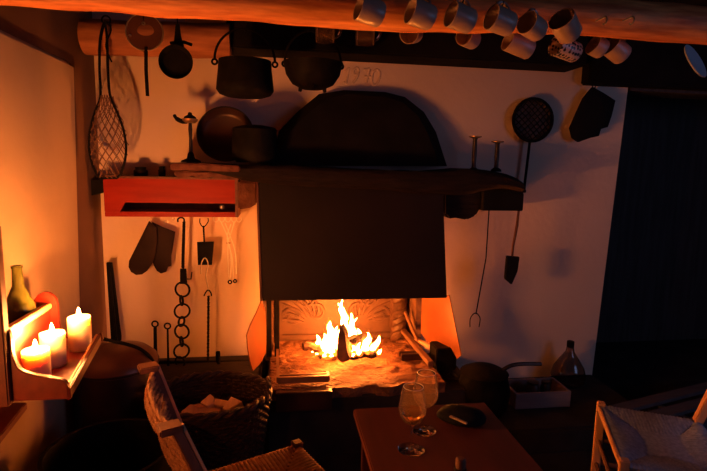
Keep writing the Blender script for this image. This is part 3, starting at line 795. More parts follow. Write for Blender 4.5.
def candlestick(x, ytop, ybot, label):
    c = P(x, ybot, Y=2.92); zt2 = P(x, ytop, Y=2.92).z; z0 = P(x, ybot, Y=2.87).z - .01; h = zt2 - z0
    t = thing('candlestick', label, 'candlestick', V((c.x, 2.92, z0)), 'candlesticks on the mantel')
    T_ = Matrix.Translation((c.x, 2.92, z0))
    obj('base', MB().lathe([(0, 0), (.032, 0), (.03, .012), (.016, .022)], 20, T_), 'iron', t)
    obj('stem', MB().lathe([(.014, .02), (.012, .05), (.014, h * .5), (.012, h * .9), (.018, h * .95)], 16, T_), 'iron_shine', t)
    obj('drip_pan', MB().lathe([(0, h * .93), (.02, h * .94), (.036, h * .97), (.037, h), (.02, h), (.018, h * 1.01), (.01, h * 1.01), (0, h)], 20, T_), 'brass', t)
candlestick(473.5, 136, 170, 'taller dark candlestick on the right of the mantel')
candlestick(496, 141, 170, 'shorter dark candlestick nearest the right end of the mantel')
bx = MB()
a, b_ = P(484, 189, Y=2.9), P(523, 211, Y=2.9)
BX = thing('wooden_box', 'small black box fixed under the right end of the mantel', 'box', V(((a.x + b_.x) / 2, 3.05, b_.z)))
obj('body', MB().box((a.x, 2.9, b_.z), (b_.x, WY, a.z - .02)), 'soot', BX, bevel=.004)
obj('lid', MB().box((a.x - .008, 2.89, a.z - .019), (b_.x + .008, WY, a.z + .0)), 'soot', BX, bevel=.003)

# ------------------------------------------------------------------ hanging ironware
def wire_mesh(mb, A, B, n, r, bulge=0.03):
    """diamond mesh between two outlines of equal length"""
    m = len(A)
    for s_ in (1, -1):
        for k in range(-n, n + 1):
            seg = []
            for i in range(m):
                u = (k / n + s_ * i / (m - 1) * 1.6)
                u = u if s_ > 0 else u + 0.6
                if 0 <= u <= 1:
                    seg.append(A[i] + (B[i] - A[i]) * u + V((0, -bulge * math.sin(PI * u), 0)))
            if len(seg) > 1: mb.tube(seg, r, 4)
YR = 2.82
RK = thing('wire_racket', 'racket-shaped wire mesh basket hanging on the short log', 'wire basket', P(105, 22, Y=YR))
wa = spline([P(x, y, Y=YR) for x, y in ((104, 22), (100, 40), (99.5, 70), (100.5, 96), (95, 112), (90.5, 128), (89, 145), (91, 160), (96, 173), (100, 178))], 6)
wb_ = spline([P(x, y, Y=YR) for x, y in ((105, 22), (107, 40), (108, 70), (110, 95), (117, 112), (123, 128), (126, 145), (125, 160), (121, 173), (117, 178))], 6)
obj('frame', MB().tube(wa + wb_[::-1], .0065, 6), 'iron', RK)
obj('loop', MB().tube(spline([P(x, y, Y=YR - .01) for x, y in ((101, 40), (104, 26), (108, 22), (111, 30), (106, 44), (109, 56), (112, 62))], 5), .004, 5).ring(P(106, 20, Y=YR), .02, .004), 'iron', RK)
wm = MB(); wire_mesh(wm, wa[18:], wb_[18:], 5, .0021)
wire_mesh(wm, [p + V((0, .05, 0)) for p in wa[18:]], [p + V((0, .05, 0)) for p in wb_[18:]], 5, .0021, -.03)
obj('wire_mesh', wm, 'edge_iron', RK)
obj('nail', MB().tube([P(105, 21, Y=YR - .02), P(105, 21, Y=YR) + V((0, .16, 0))], .005, 6), 'iron', RK)
obj('brace', MB().tube([P(100, 97, Y=YR), P(105, 78, Y=YR), P(110, 97, Y=YR)], .003, 5), 'steel', RK)
# pierced disc
YD = 2.55
DS = thing('skimmer', 'round pierced metal skimmer hanging in front of the short log', 'skimmer', P(146, 95, Y=YD))
c = P(144.5, 32, Y=YD); R_ = px(16.3, 2.55)
ds = MB(); n = 40
out = [c + V((R_ * math.cos(2 * PI * k / n), 0, R_ * math.sin(2 * PI * k / n))) for k in range(n)]
hc = V((.004, 0, .006))
inn = []
for k in range(n):
    a = 2 * PI * k / n
    zz_ = math.sin(a) * R_ * .36
    inn.append(c + hc + V((R_ * .46 * math.cos(a), 0, zz_ if zz_ > 0 else zz_ * .75)))
for dyy in (0, .006):
    ds.v += [p + V((0, dyy, 0)) for p in out] + [p + V((0, dyy, 0)) for p in inn]
for k in range(n):
    l = (k + 1) % n
    ds.f += [[k, l, n + l, n + k], [2 * n + k, 3 * n + k, 3 * n + l, 2 * n + l], [k, 2 * n + k, 2 * n + l, l], [n + k, n + l, 3 * n + l, 3 * n + k]]
dsk = obj('disc', ds, 'old_copper', DS)
obj('rim', MB().tube(out, .0035, 6, True), 'steel', dsk)
obj('handle', MB().tube([P(146, 47, Y=YD), P(146, 70, Y=YD), P(147.5, 96, Y=YD)], .008, 8), 'iron', DS)
tp_ = P(143.5, 20, Y=YD)
obj('hanging_wire', MB().tube([tp_, V((tp_.x, YD, 2.465))], .0025, 5), 'iron', DS)
obj('rivet', MB().lathe([(0, -.004), (.006, -.004), (.006, .002), (0, .004)], 10, Matrix.Translation(P(130, 35, Y=YD - .004))).ring(P(143.5, 23.5, Y=YD), .006, .003), 'steel', DS)
# small pan
YP = 2.5
SPN = thing('frying_pan', 'small round black pan hanging by its handle beside the skimmer', 'pan', P(177, 64, Y=YP))
c = P(177, 63, Y=YP); R_ = px(15.3, 2.5)
Mx = Matrix.Translation(c) @ Matrix.Rotation(math.radians(90), 4, 'X')
obj('hanging_wire', MB().tube([P(177.5, 26, Y=YP), V((P(177.5, 26, Y=YP).x, YP, 2.465))], .0025, 5), 'iron', SPN)
obj('dish', MB().lathe([(0, 0), (R_ * .8, 0), (R_, .03), (R_ * .97, .03), (R_ * .78, .006), (0, .006)], 36, Mx), 'iron', SPN, smooth=50)
obj('handle', MB().prism([P(x, y, Y=YP) for x, y in ((175.5, 24), (179.5, 24), (181, 36), (184, 48), (184, 52), (172, 52), (174, 40))], (0, .006, 0)), 'iron', SPN)
obj('cross_bar', MB().tube([P(170, 43, Y=YP), P(184, 42, Y=YP), P(192, 45, Y=YP)], .007, 6), 'iron', SPN)
# cauldrons
YK = 2.62
def cauldron(label, rim, prof, bail, feet):
    c = P(*rim, Y=YK)
    t = thing('hanging_cauldron', label, 'cauldron', c, 'cauldrons hanging below the black timber')
    Mx = Matrix.Translation(c)
    obj('body', MB().lathe(prof, 40, Mx), 'iron', t, smooth=50)
    r = prof[[p[1] for p in prof].index(0)][0]
    rr, hb = bail
    for s_ in (-1, 1):
        obj('ear', MB().ring(c + V((s_ * (rr), 0, -.01)), .012, .005, (0, 1, 0), 14, 6), 'iron', t)
    obj('bail_handle', MB().tube(arc(c + V((0, 0, .0)), rr, 0, PI, 24, (1, 0, 0), (0, 0, 1), hb), .006, 8), 'iron', t)
    obj('suspension_hook', MB().tube([c + V((0, 0, hb - .01)), c + V((.012, 0, hb + .02)), V((c.x, c.y, c.z + hb + .06)), V((c.x, c.y, 2.46))], .006, 6), 'iron', t)
    if feet:
        for a in (.5, 2.6, 4.7):
            obj('foot', MB().tube([c + V((feet[0] * math.cos(a), feet[0] * math.sin(a), feet[1] + .012)), c + V((feet[0] * math.cos(a) * 1.1, feet[0] * math.sin(a) * 1.1, feet[1] - .012))], [.012, .008], 8), 'iron', t)
k_ = 2.62 / F
cauldron('deep black cauldron with bail handle hanging left of the date', (245, 61),
         [(0, -33 * k_), (18 * k_, -33 * k_), (24 * k_, -31 * k_), (27 * k_, -27 * k_), (26.5 * k_, -21 * k_), (25 * k_, -8 * k_), (24.5 * k_, 0), (23.5 * k_, 0), (24 * k_, -8 * k_), (23.5 * k_, -26 * k_), (0, -30 * k_)], (28 * k_, 29 * k_), None)
cauldron('shallow black cauldron with small feet hanging beside the date', (313, 63),
         [(0, -25 * k_), (10 * k_, -24.5 * k_), (20 * k_, -20 * k_), (26 * k_, -11 * k_), (28 * k_, -2 * k_), (29 * k_, 0), (27 * k_, 0), (25 * k_, -10 * k_), (18 * k_, -18 * k_), (0, -22 * k_)], (27 * k_, 30 * k_), (13 * k_, -24 * k_))

# right side of the wall
YW = 3.15
CR = thing('chestnut_roaster', 'round mesh chestnut roaster with long handle on the right wall', 'roaster', P(524, 185, Y=YW))
c = P(533, 120, Y=YW); R_ = px(21, 3.25)
obj('rim', MB().ring(c, R_, .010, (0, 1, 0), 32, 8), 'iron', CR)
g = MB()
for k in range(-4, 5):
    o_ = k / 4.6 * R_
    hl = math.sqrt(max(R_ * R_ - o_ * o_, 0))
    for d in (V((.707, 0, .707)), V((.707, 0, -.707))):
        nn = V((-d.z, 0, d.x))
        g.tube([c + nn * o_ + d * hl * t_ + V((0, -.02 * (1 - t_ * t_), 0)) for t_ in (-1, -.5, 0, .5, 1)], .0035, 5)
obj('mesh', g, 'iron', CR)
obj('basket_back', MB().lathe([(0, .03), (R_ * .8, .025), (R_, 0), (R_ * .98, -.004), (R_ * .78, .02), (0, .025)], 28, Matrix.Translation(c) @ Matrix.Rotation(math.radians(-90), 4, 'X')), 'roaster_pan', CR)
obj('handle', MB().tube([P(530, 140, Y=YW), P(527, 165, Y=YW), P(524, 190, Y=YW)], .009, 8), 'iron', CR)
HB = thing('hearth_brush', 'black hearth brush with reddish handle hanging under the mantel end', 'brush', P(519, 208, Y=2.93))
obj('handle', MB().tube([V((P(519, 206, Y=2.93).x, 2.93, P(523, 211, Y=2.9).z + .006)), P(517, 225, Y=2.93), P(513, 246, Y=2.93), P(512, 258, Y=2.93)], [.007, .009, .008, .007], 8), 'old_copper', HB)
obj('blade', MB().prism([P(x, y, Y=2.92) for x, y in ((507, 256), (520, 257), (518, 271), (512, 285), (505, 279))], (0, .022, 0)), 'black_cloth', HB, bevel=.004)
RF = thing('roasting_fork', 'thin black two-pronged fork hanging under the black box', 'fork', P(489, 210, Y=3.05))
obj('rod', MB().tube([P(489, 210, Y=3.05), P(486, 258, Y=3.05), P(476, 314, Y=3.05)], .0042, 6), 'iron', RF)
obj('prongs', MB().tube(spline([P(x, y, Y=3.05) for x, y in ((470, 327), (470.5, 318), (475.5, 313), (480, 318), (479, 327))], 5), .0034, 6), 'iron', RF)
PH = thing('pot_holder', 'black cloth pot holder hanging at the right end of the wall', 'pot holder', P(595, 88, Y=YW))
pp = [P(x, y, Y=YW - .02) for x, y in ((593, 87), (604, 93), (615.5, 100.5), (612, 115), (608, 127), (601, 129), (599, 136), (590, 138), (579, 142), (573, 138), (570.5, 128), (577, 113), (584, 98))]
obj('pad', MB().pillow(pp, (0, .02, 0), .015), 'black_cloth', PH, smooth=60)
obj('loop', MB().ring(P(594, 86, Y=YW - .01), .012, .003), 'black_cloth', PH)
pd = MB().lathe([(0, 0), (.05, .003), (.095, .012), (.10, .02), (.095, .02), (.05, .008), (0, .006)], 32, Matrix.Translation(P(692, 63, Y=2.55)) @ Matrix.Rotation(math.radians(60), 4, 'X') @ Matrix.Rotation(math.radians(25), 4, 'Y'))
EN = P(692, 61, Y=2.55)
DE = thing('enamel_dish', 'pale bluish dish hanging in the dark top right corner', 'dish', EN)
obj('bowl', pd, 'pale_enamel', DE)
obj('hanging_wire', MB().tube([EN + V((0, 0, .08)), V((EN.x, EN.y, 2.46))], .002, 5), 'iron', DE)

# ------------------------------------------------------------------ mugs on the log
def make_mug(m, R, L):
    """local frame: axis +Z from base to opening, handle on +X"""
    t = bpy.data.objects.new('mug', None); COL.objects.link(t); t.empty_display_size = .04
    obj('body', MB().lathe([(0, 0), (R * .85, 0), (R * .96, .006), (R, L * .5), (R * 1.02, L), (R * .95, L), (R * .92, L * .5), (R * .86, .008), (0, .007)], 32), m, t, local=True, smooth=50)
    obj('handle', MB().tube(arc((R * .98, 0, L * .5), R * .62, -PI / 2, PI / 2, 14, (1, 0, 0), (0, 0, 1), L * .33), .0055, 8, flat=1.4), m, t, local=True)
    return t
mugs = {}
def place_mug(m, R, L, c, open_dir, label, group):
    key = (m, R, L)
    t = copy_tree(mugs[key]) if key in mugs else make_mug(m, R, L)
    mugs.setdefault(key, t)
    z = V(open_dir).normalized()
    x = V((0, 0.25, 1)); x = (x - z * x.dot(z)).normalized(); y = z.cross(x)
    t.matrix_world = Matrix(((x.x, y.x, z.x, 0), (x.y, y.y, z.y, 0), (x.z, y.z, z.z, 0), (0, 0, 0, 1)))
    t.location = V(c) - z * L / 2
    tag(t, label, 'mug', group)
    h0 = t.location + z * L / 2 + x * R * 1.52
    ly = 1.83 if h0.y < 1.83 else 1.86
    obj('cup_nail', MB().tube([h0 + V((0, -.008 if ly == 1.83 else .008, .006)), h0 + V((0, 0, -.006)), V((h0.x, ly, max(h0.z + .01, 2.07)))], .0022, 5), 'iron', LOG)
    return t
G1, G2 = 'mugs hanging along the front of the log', 'mugs hanging behind the log'
od = V((-.95, -.20, .22))
ords = ['first', 'second', 'third', 'fourth']
for i, (x, y) in enumerate(((370, 11), (421, 14.5), (461, 18), (501, 21))):
    place_mug('ceramic', .040, .078, P(x, y, Y=1.64), od, f'cream mug on the front of the log, {ords[i]} from the left', G1)
place_mug('ceramic', .037, .070, P(533, 27, Y=1.64), V((-.85, -.42, .25)), 'small cream mug on the front of the log, fifth from the left', G1)
place_mug('ceramic', .042, .08, P(566, 27, Y=1.66), V((-.72, -.45, .5)), 'cream mug on the front of the log nearest the right end', G1)
YB = 1.95
place_mug('ceramic', .036, .07, P(412, 33.5, Y=YB), V((-.5, -.75, -.2)), 'cream mug behind the log with only a sliver of its rim showing', G2)
place_mug('ceramic', .036, .07, P(469, 38, Y=YB), V((-.75, -.55, .1)), 'cream mug hanging behind the log below the third front mug', G2)
place_mug('ceramic', .040, .105, P(519, 45, Y=YB), V((-.95, -.1, .30)), 'long cream mug hanging behind the log, left of the spotted mug', G2)
place_mug('dotted', .040, .105, P(566, 49, Y=YB), V((-.95, -.22, .2)), 'spotted mug hanging behind the log', G2)
place_mug('ceramic', .040, .05, P(598, 47, Y=YB), V((-.9, -.05, .4)), 'cream mug behind the log touching the rightmost one', G2)
place_mug('ceramic', .042, .075, P(617, 50.5, Y=YB), V((-.85, -.1, .5)), 'rightmost cream mug hanging behind the log', G2)
def glass_mug(x, y, label):
    c = P(x, y, Y=1.98)
    t = thing('glass_mug', label, 'glass mug', c, 'glass mugs behind the log')
    w, h = .034, .10
    obj('body', MB().lathe([(0, 0), (w, 0), (w * 1.03, .01), (w * 1.1, h), (w * .98, h), (w * .92, .014), (0, .012)], 28, Matrix.Translation(c)), 'thin_glass', t, smooth=50)
    obj('handle', MB().tube(arc(c + V((w, 0, h * .5)), .024, -PI / 2, PI / 2, 12, (1, 0, 0), (0, 0, 1), .032), .005, 8), 'glass', t)
    obj('cup_hook', MB().tube([c + V((w + .022, 0, h * .5)), c + V((w + .03, .01, h * .9)), c + V((w + .03, .01, h * 1.4))], .002, 5), 'iron', t)
glass_mug(325, 42, 'clear glass mug behind the log, left of the other glass mug')
glass_mug(365, 44.5, 'clear glass mug behind the log under the first front mug')
for i, (x, y) in enumerate(((605, 17), (632, 17))):
    c = P(x, y, Y=1.72)
    t = MB().tube([c + V((0, .08, 0)), c] + arc(c + V((0, 0, -.012)), .012, PI / 2, -PI * .8, 8, (0, -1, 0), (0, 0, 1)), .003, 6)
    tag(obj('cup_hook', t, 'steel', origin=c), ('empty bright cup hook on the log just right of the last front mug', 'empty bright cup hook farthest right on the log')[i], 'hook', 'empty cup hooks')

# ------------------------------------------------------------------ candle shelf on the left wall
ZS = .925
CS = thing('candle_shelf', 'red wooden scroll-ended shelf on the left wall holding three candles', 'shelf', (WX, 1.7, ZS))
f1, f2 = P(102, 335, Z=ZS + .0), P(69, 393, Z=ZS + .0)
Yn, Yf = 1.50, 2.0
xe = lambda y: f1.x + (f2.x - f1.x) * (y - f1.y) / (f2.y - f1.y)
obj('shelf_board', MB().prism([(WX + .002, Yn + .016, ZS - .012), (xe(Yn), Yn + .016, ZS - .012), (xe(Yf) + .0, Yf, ZS - .012), (WX + .002, Yf, ZS - .012)], (0, 0, .012)), 'red_wood', CS, bevel=.002)
fl = MB(); fl.bar(V((xe(Yn), Yn + .002, ZS + .002)), V((xe(Yf - .02), Yf - .02, ZS + .002)), .012, .036)
frl = obj('front_rail', fl, 'red_wood', CS, bevel=.003)
lip = MB(); lip.bar(V((xe(Yn) - .0065, Yn + .01, ZS + .0215)), V((xe(Yf - .02) - .0065, Yf - .03, ZS + .0215)), .006, .004)
obj('rail_edge', lip, 'pale_wood', frl)
ne = [(-20, 325), (0, 329), (8, 332), (10.5, 339), (12, 352), (15, 363), (20, 370), (30, 374), (45, 377), (62, 380.5), (67.5, 386), (68.5, 399), (40, 400.5), (0, 401.5), (-20, 402)]
ne = spline([P(x, y, Y=Yn) for x, y in ne[:11]], 3) + [P(x, y, Y=Yn) for x, y in ne[11:]]
obj('end_board', MB().prism(ne, (0, .018, 0)), 'red_wood', CS, bevel=.002)
fe = [(30, 345), (31, 312), (33, 301), (38, 294.5), (44, 292), (50, 293.5), (55, 298), (57, 306), (58, 322), (60, 331), (68, 336), (85, 341), (101, 333), (103, 340), (96, 347), (30, 362)]
fe = [P(x, y, Y=Yf) for x, y in fe]
obj('end_board', MB().prism(fe, (0, .018, 0)), 'red_wood', CS, bevel=.002)['label'] = 'far end board with rounded top'
bk = MB(); a, b_ = P(6, 334, Y=Yn + .02), P(49, 307, Y=Yf)
bk.prism([a, b_, V((b_.x, b_.y, ZS)), V((a.x, a.y, ZS))], (-.014, 0, 0))
obj('back_board', bk, 'red_wood', CS)
bk = MB(); bk.bar(a + V((-.004, 0, .004)), b_ + V((-.004, 0, .004)), .026, .02)
obj('back_rail', bk, 'pale_wood', CS, bevel=.003)
pb_ = MB(); pb_.box((WX + .002, Yn - .02, ZS - .02), (P(5, 300, Y=Yn).x, Yn + .012, P(4, 225, Y=Yn).z))
obj('upright', pb_, 'dark_red', CS, bevel=.004)

def candle(x, ytop, Yc, label, lean=0):
    c = P(x, ytop, Y=Yc)
    h = c.z - ZS; R_ = .0375
    t = thing('candle', label, 'candle', V((c.x, c.y, ZS)), 'lit pillar candles on the red shelf')
    Mx = Matrix.Translation((c.x, c.y, ZS + .001))
    wbd = obj('wax_body', MB().lathe([(0, 0), (R_, 0), (R_ * 1.01, h * .5), (R_, h * .96), (R_ * .97, h), (R_ * .9, h), (R_ * .8, h - .004), (R_ * .3, h - .007), (0, h - .007)], 36, Mx), 'wax', t, smooth=50)
    obj('wick', MB().tube([V((c.x, c.y, c.z - .008)), V((c.x + .001, c.y, c.z + .008))], .0012, 6), 'wick', wbd)
    obj('flame', MB().lathe([(0, .006), (.0042, .010), (.0062, .016), (.0052, .023), (.0026, .031), (0, .038)], 14, Matrix.Translation((c.x, c.y, c.z - .004))), 'candle_flame', t, smooth=80)
candle(35.5, 350, 1.60, 'lit pillar candle nearest the front left of the red shelf, the shortest')
candle(52, 333, 1.735, 'lit pillar candle in the middle of the red shelf')
candle(79, 317, 1.88, 'lit pillar candle farthest along the red shelf, beside the rounded end')
# bottle behind the rail
c = P(19, 300, Y=1.86); zb = P(18, 266, Y=1.86).z
c.x = max(c.x, WX + .06)
GB = thing('green_bottle', 'green glass bottle standing behind the candle shelf rail', 'bottle', V((c.x, 1.86, ZS)))
h = zb - ZS; Mx = Matrix.Translation((c.x, 1.86, ZS + .001))
pr2 = [(0, 0), (.048, 0), (.052, .01), (.052, h * .42), (.047, h * .55), (.030, h * .68), (.018, h * .78), (.0155, h * .97), (.018, h * .975), (.018, h)]
obj('body', MB().lathe(pr2 + [(max(r - .004, 0), max(z, .006)) for r, z in pr2[::-1]], 32, Mx), 'green_glass', GB, smooth=50)
# second board below
lb = MB()
e0, e1 = P(0, 436, Z=.80), P(27, 402, Z=.80)
lb.prism([(WX + .002, 1.0, .80), (e0.x + (e0.x - e1.x) / (e0.y - e1.y) * (1.0 - e0.y), 1.0, .80), (e1.x, e1.y, .80), (WX + .002, e1.y, .80)], (0, 0, -.025))
tag(obj('wall_ledge', lb, 'red_wood', origin=(WX, 1.3, .78), bevel=.003), 'plain red board fixed to the wall below the candle shelf', 'shelf')

# ------------------------------------------------------------------ basket of firewood
bc = V((-.325, 2.475, 0)); brx, bry, bh = .285, .24, .455
BK = thing('log_basket', 'large dark wicker basket of firewood beside the hearth', 'basket', bc)
bm_ = MB()
nst = 30
def brad(z): return .78 + .22 * (z / bh) ** .8
for k in range(26):
    z = .012 + k * (bh - .02) / 25
    bm_.tube([bc + V(((brx * brad(z) + .007 * math.cos(i * PI / 2 + k * PI)) * math.cos(2 * PI * i / (nst * 4) * 1.0), (bry * brad(z) + .007 * math.cos(i * PI / 2 + k * PI)) * math.sin(2 * PI * i / (nst * 4)), z)) for i in range(nst * 4)], .0095, 5, True)
wsd = obj('woven_side', bm_, 'wicker', BK)
bs = MB()
for i in range(nst):
    a = 2 * PI * i / nst
    bs.tube([bc + V((brx * brad(z) * math.cos(a), bry * brad(z) * math.sin(a), z)) for z in (.0, .17, .34, bh)], .006, 5)
obj('stakes', bs, 'wicker', BK)
brm = MB()
for s_ in range(2):
    brm.tube([bc + V(((brx + .012 * math.cos(i * .8 + s_ * PI)) * math.cos(2 * PI * i / 120), (bry + .012 * math.cos(i * .8 + s_ * PI)) * math.sin(2 * PI * i / 120), bh + .006 + .010 * math.sin(i * .8 + s_ * PI))) for i in range(120)], .011, 6, True)
obj('braided_rim', brm, 'wicker', wsd)
obj('base', MB().lathe([(0, .01), (.76, .01), (.76, .02), (0, .02)], 30, Matrix.Translation(bc), brx, bry), 'wicker', BK)
for sgn, ang in ((1, .05), (-1, PI + .1)):
    c = bc + V((brx * math.cos(ang), bry * math.sin(ang), bh))
    ex_ = V((-math.sin(ang), math.cos(ang), 0))
    hmb = MB()
    for s_ in range(2):
        pth = arc(c + V((0, 0, -.02)), .06, 0, PI, 24, ex_, (0, 0, 1), .085)
        hmb.tube([p + V((.007 * math.cos(i * .9 + s_ * PI), .007 * math.sin(i * .9 + s_ * PI), 0)) for i, p in enumerate(pth)], .008, 6)
    obj('handle', hmb, 'wicker', BK)
G = 'split firewood in the basket'
def chunk(pxs, Z, d, label):
    t = MB().prism([P(x, y, Z=Z) for x, y in pxs], d)
    o = obj('firewood', t, 'firewood', origin=P(*pxs[0], Z=Z), bevel=.003)
    tag(o, label, 'firewood', G)
chunk(((181, 411), (190, 404), (206, 406), (221, 408), (221, 411), (206, 413), (184, 414)), .40, (0, .01, -.05), 'long flat piece of firewood lying at the front of the basket')
chunk(((200, 402), (210, 393.5), (214, 397), (213, 403), (207, 406)), .42, (.01, .03, -.05), 'diamond-shaped piece of firewood at the back of the basket')
chunk(((215, 398), (232, 401), (228, 406), (220, 407), (213, 404)), .41, (.01, .02, -.05), 'dark piece of firewood in the middle of the basket')
chunk(((231, 396), (242, 401), (226, 411), (222, 408)), .43, (.02, .01, -.06), 'pointed piece of firewood at the right of the basket')
chunk(((192, 405), (199, 403), (208, 406), (200, 408)), .405, (.0, .03, -.04), 'small piece of firewood between the long flat and diamond pieces')
base_ = MB()
for i in range(16):
    a = random.uniform(0, 6.28); r = random.uniform(0, .75)
    c = bc + V((brx * .75 * r * math.cos(a), bry * .75 * r * math.sin(a), .25 + random.uniform(-.03, .05)))
    d = V((random.uniform(-1, 1), random.uniform(-1, 1), random.uniform(-.2, .2))).normalized()
    base_.bar(c - d * .09, c + d * .09, .06, .05)
o = obj('kindling_heap', base_, 'bark', origin=bc + V((0, 0, .2)), bevel=.003)
o['kind'] = 'stuff'
tag(o, 'heap of dark kindling at the bottom of the wicker basket', 'kindling')

# ------------------------------------------------------------------ rush chairs
def rush_seat(t, corners, m, n=26, sag=.014, thick=.022, rr=.0085):
    """woven rush seat: strands of each side run to the diagonals"""
    c = sum((V(p) for p in corners), V()) / 4
    s_ = MB()
    for k in range(4):
        a, b_ = V(corners[k]), V(corners[(k + 1) % 4])
        for i in range(n):
            u = (i + .5) / n
            e = a + (b_ - a) * u
            w = 1 - abs(2 * u - 1)
            inn = a.lerp(b_, .5).lerp(c, 0) * 0 + (a.lerp(c, u * 2) if u < .5 else b_.lerp(c, (1 - u) * 2))
            outw = (e - inn); outw.z = 0
            o_ = outw.normalized() if outw.length > 1e-6 else V((0, 0, 0))
            dz = V((0, 0, -sag * w))
            path = [e - o_ * .03 + V((0, 0, -thick)), e + o_ * .006 + V((0, 0, -thick * .6)), e + o_ * .009, e + V((0, 0, .005)), e.lerp(inn, .5) + dz * .5 + V((0, 0, .004)), inn + dz]
            s_.tube(path, rr, 6)
    # under layer that closes the gaps
    z_ = V((0, 0, -thick * .7))
    s_.add([V(p) + z_ for p in corners] + [c + z_], [[0, 1, 4], [1, 2, 4], [2, 3, 4], [3, 0, 4]])
    return obj('woven_seat', s_, m, t, smooth=60)
def rope(mb, pts, r, tw_=9, n=4):
    pts = spline(pts, 10)
    T, N = frames(pts)
    k = len(pts)
    for s_ in range(3):
        mb.tube([p + (nn * math.cos(i / k * tw_ * 2 * PI + s_ * 2.094) + t.cross(nn) * math.sin(i / k * tw_ * 2 * PI + s_ * 2.094)) * r * .5 for i, (p, t, nn) in enumerate(zip(pts, T, N))], r * .62, 6)

S = P(297, 447, Z=.45)
e1 = V((.912, .411, 0)).normalized(); e2 = V((-.411, .912, 0)).normalized()
d_, w_ = .40, .46
cf, cn = S.copy(), S - e2 * w_                 # front corners (far, near)
rf, rn = S - e1 * d_, S - e1 * d_ - e2 * w_    # rear corners
CHR = thing('rush_chair', 'rush-seated wooden chair in front of the wicker basket', 'chair', V((S - e1 * .2 - e2 * .23).to_tuple()) * 1)
CHR.location.z = 0
rush_seat(CHR, [cf, rf, rn, cn], 'rush')
def post(p, top_z, m='chair', name='leg', w=.04, h=.04):
    obj(name, MB().bar(V((p.x, p.y, 0)), V((p.x, p.y, top_z)), w, h, e1), m, CHR, bevel=.004)
for p in (cf, cn): post(p, .475)
ftop, ntop = P(152, 367, Z=.87), P(174.5, 427, Z=.85)
for p, tp in ((rf, ftop), (rn, ntop)):
    lo_ = V((p.x, p.y, .43))
    obj('leg', MB().bar(V((p.x - e1.x * .03, p.y - e1.y * .03, 0)), lo_ + V((0, 0, .02)), .04, .04, e1), 'chair', CHR, bevel=.004)
    bpo = obj('back_post', MB().bar(lo_, tp, .045, .028, e1), 'chair', CHR, bevel=.003)
    dd = (tp - lo_).normalized(); fo = (e1 - dd * e1.dot(dd)).normalized()
    ee = obj('post_edge', MB().bar(lo_ + fo * .018, tp + fo * .018, .045, .010, e1), 'chair_lit', bpo, bevel=.002)
    ee['label'] = 'pale front edge of the post with firelight painted in'
    obj('post_cap', MB().bar(tp - e1 * .045 + V((0, 0, .0)), tp + e1 * .02, .055, .022), 'chair', CHR, bevel=.004)
dn = (V((rf.x, rf.y, .45)) - ftop).normalized()
for z0 in (.015, .13, .245, .36):
    rp = MB()
    for j in range(6):
        s_ = z0 + j * .0165
        p0, p1 = ftop + dn * s_, ntop + dn * s_
        b_ = .026 + .018 * math.sin(PI * j / 5)
        mid = (p0 + p1) / 2 - e1 * b_ * 1.3
        rope(rp, [p0, p0.lerp(mid, .5) - e1 * b_ * .45, mid, p1.lerp(mid, .5) - e1 * b_ * .45, p1], .0088, 16)
    obj('rush_band', rp, 'rush', CHR)
for z in (.16, .27):
    for a, b_ in ((cf, cn), (rf, rn), (cf, rf), (cn, rn)):
        obj('stretcher', MB().tube([V((a.x, a.y, z)), V((b_.x, b_.y, z))], .011, 8), 'chair', CHR)

A0 = P(601, 407, Z=.45)
g1 = V((math.cos(math.radians(-118)), math.sin(math.radians(-118)), 0)); g2 = V((math.cos(math.radians(-28)), math.sin(math.radians(-28)), 0))
sd = .46
D0 = P(624, 465, Z=.45)
q = [A0, D0, D0 + g2 * .42, A0 + g2 * .40]
g1 = (D0 - A0).normalized()
C2 = thing('rush_chair', 'rush-seated wooden chair, window blue painted into its seat, at the right beside the table', 'chair', V(((q[0].x + q[2].x) / 2, (q[0].y + q[2].y) / 2, 0)))
rush_seat(C2, q, 'rush_blue_lit', n=28, sag=.04, rr=.0088)
for i, p in enumerate(q):
    if i < 2:
        obj('leg', MB().bar(V((p.x, p.y, 0)), V((p.x, p.y, .475)), .036, .036, g1), 'chair_lit', C2, bevel=.004)
    else:
        tp = V((p.x, p.y, .86)) + g2 * .12
        obj('leg', MB().bar(V((p.x, p.y, 0)), V((p.x, p.y, .46)), .036, .036, g1), 'chair', C2, bevel=.004)
        obj('back_post', MB().bar(V((p.x, p.y, .44)), tp, .036, .04, g1), 'chair_lit', C2, bevel=.004)
obj('front_rail', MB().bar(q[0] + V((0, 0, -.0)) - g2 * .012, q[1] - g2 * .012, .012, .028), 'chair_lit', C2, bevel=.003)
for z in (.62, .78):
    f_ = (z - .44) / .42
    obj('back_slat', MB().bar(V((q[2].x, q[2].y, z)) + g2 * .12 * f_, V((q[3].x, q[3].y, z)) + g2 * .12 * f_, .018, .07), 'chair', C2, bevel=.004)
for z in (.16, .28):
    for i in range(4):
        a, b_ = q[i], q[(i + 1) % 4]
        obj('stretcher', MB().tube([V((a.x, a.y, z)), V((b_.x, b_.y, z))], .011, 8), 'chair', C2)

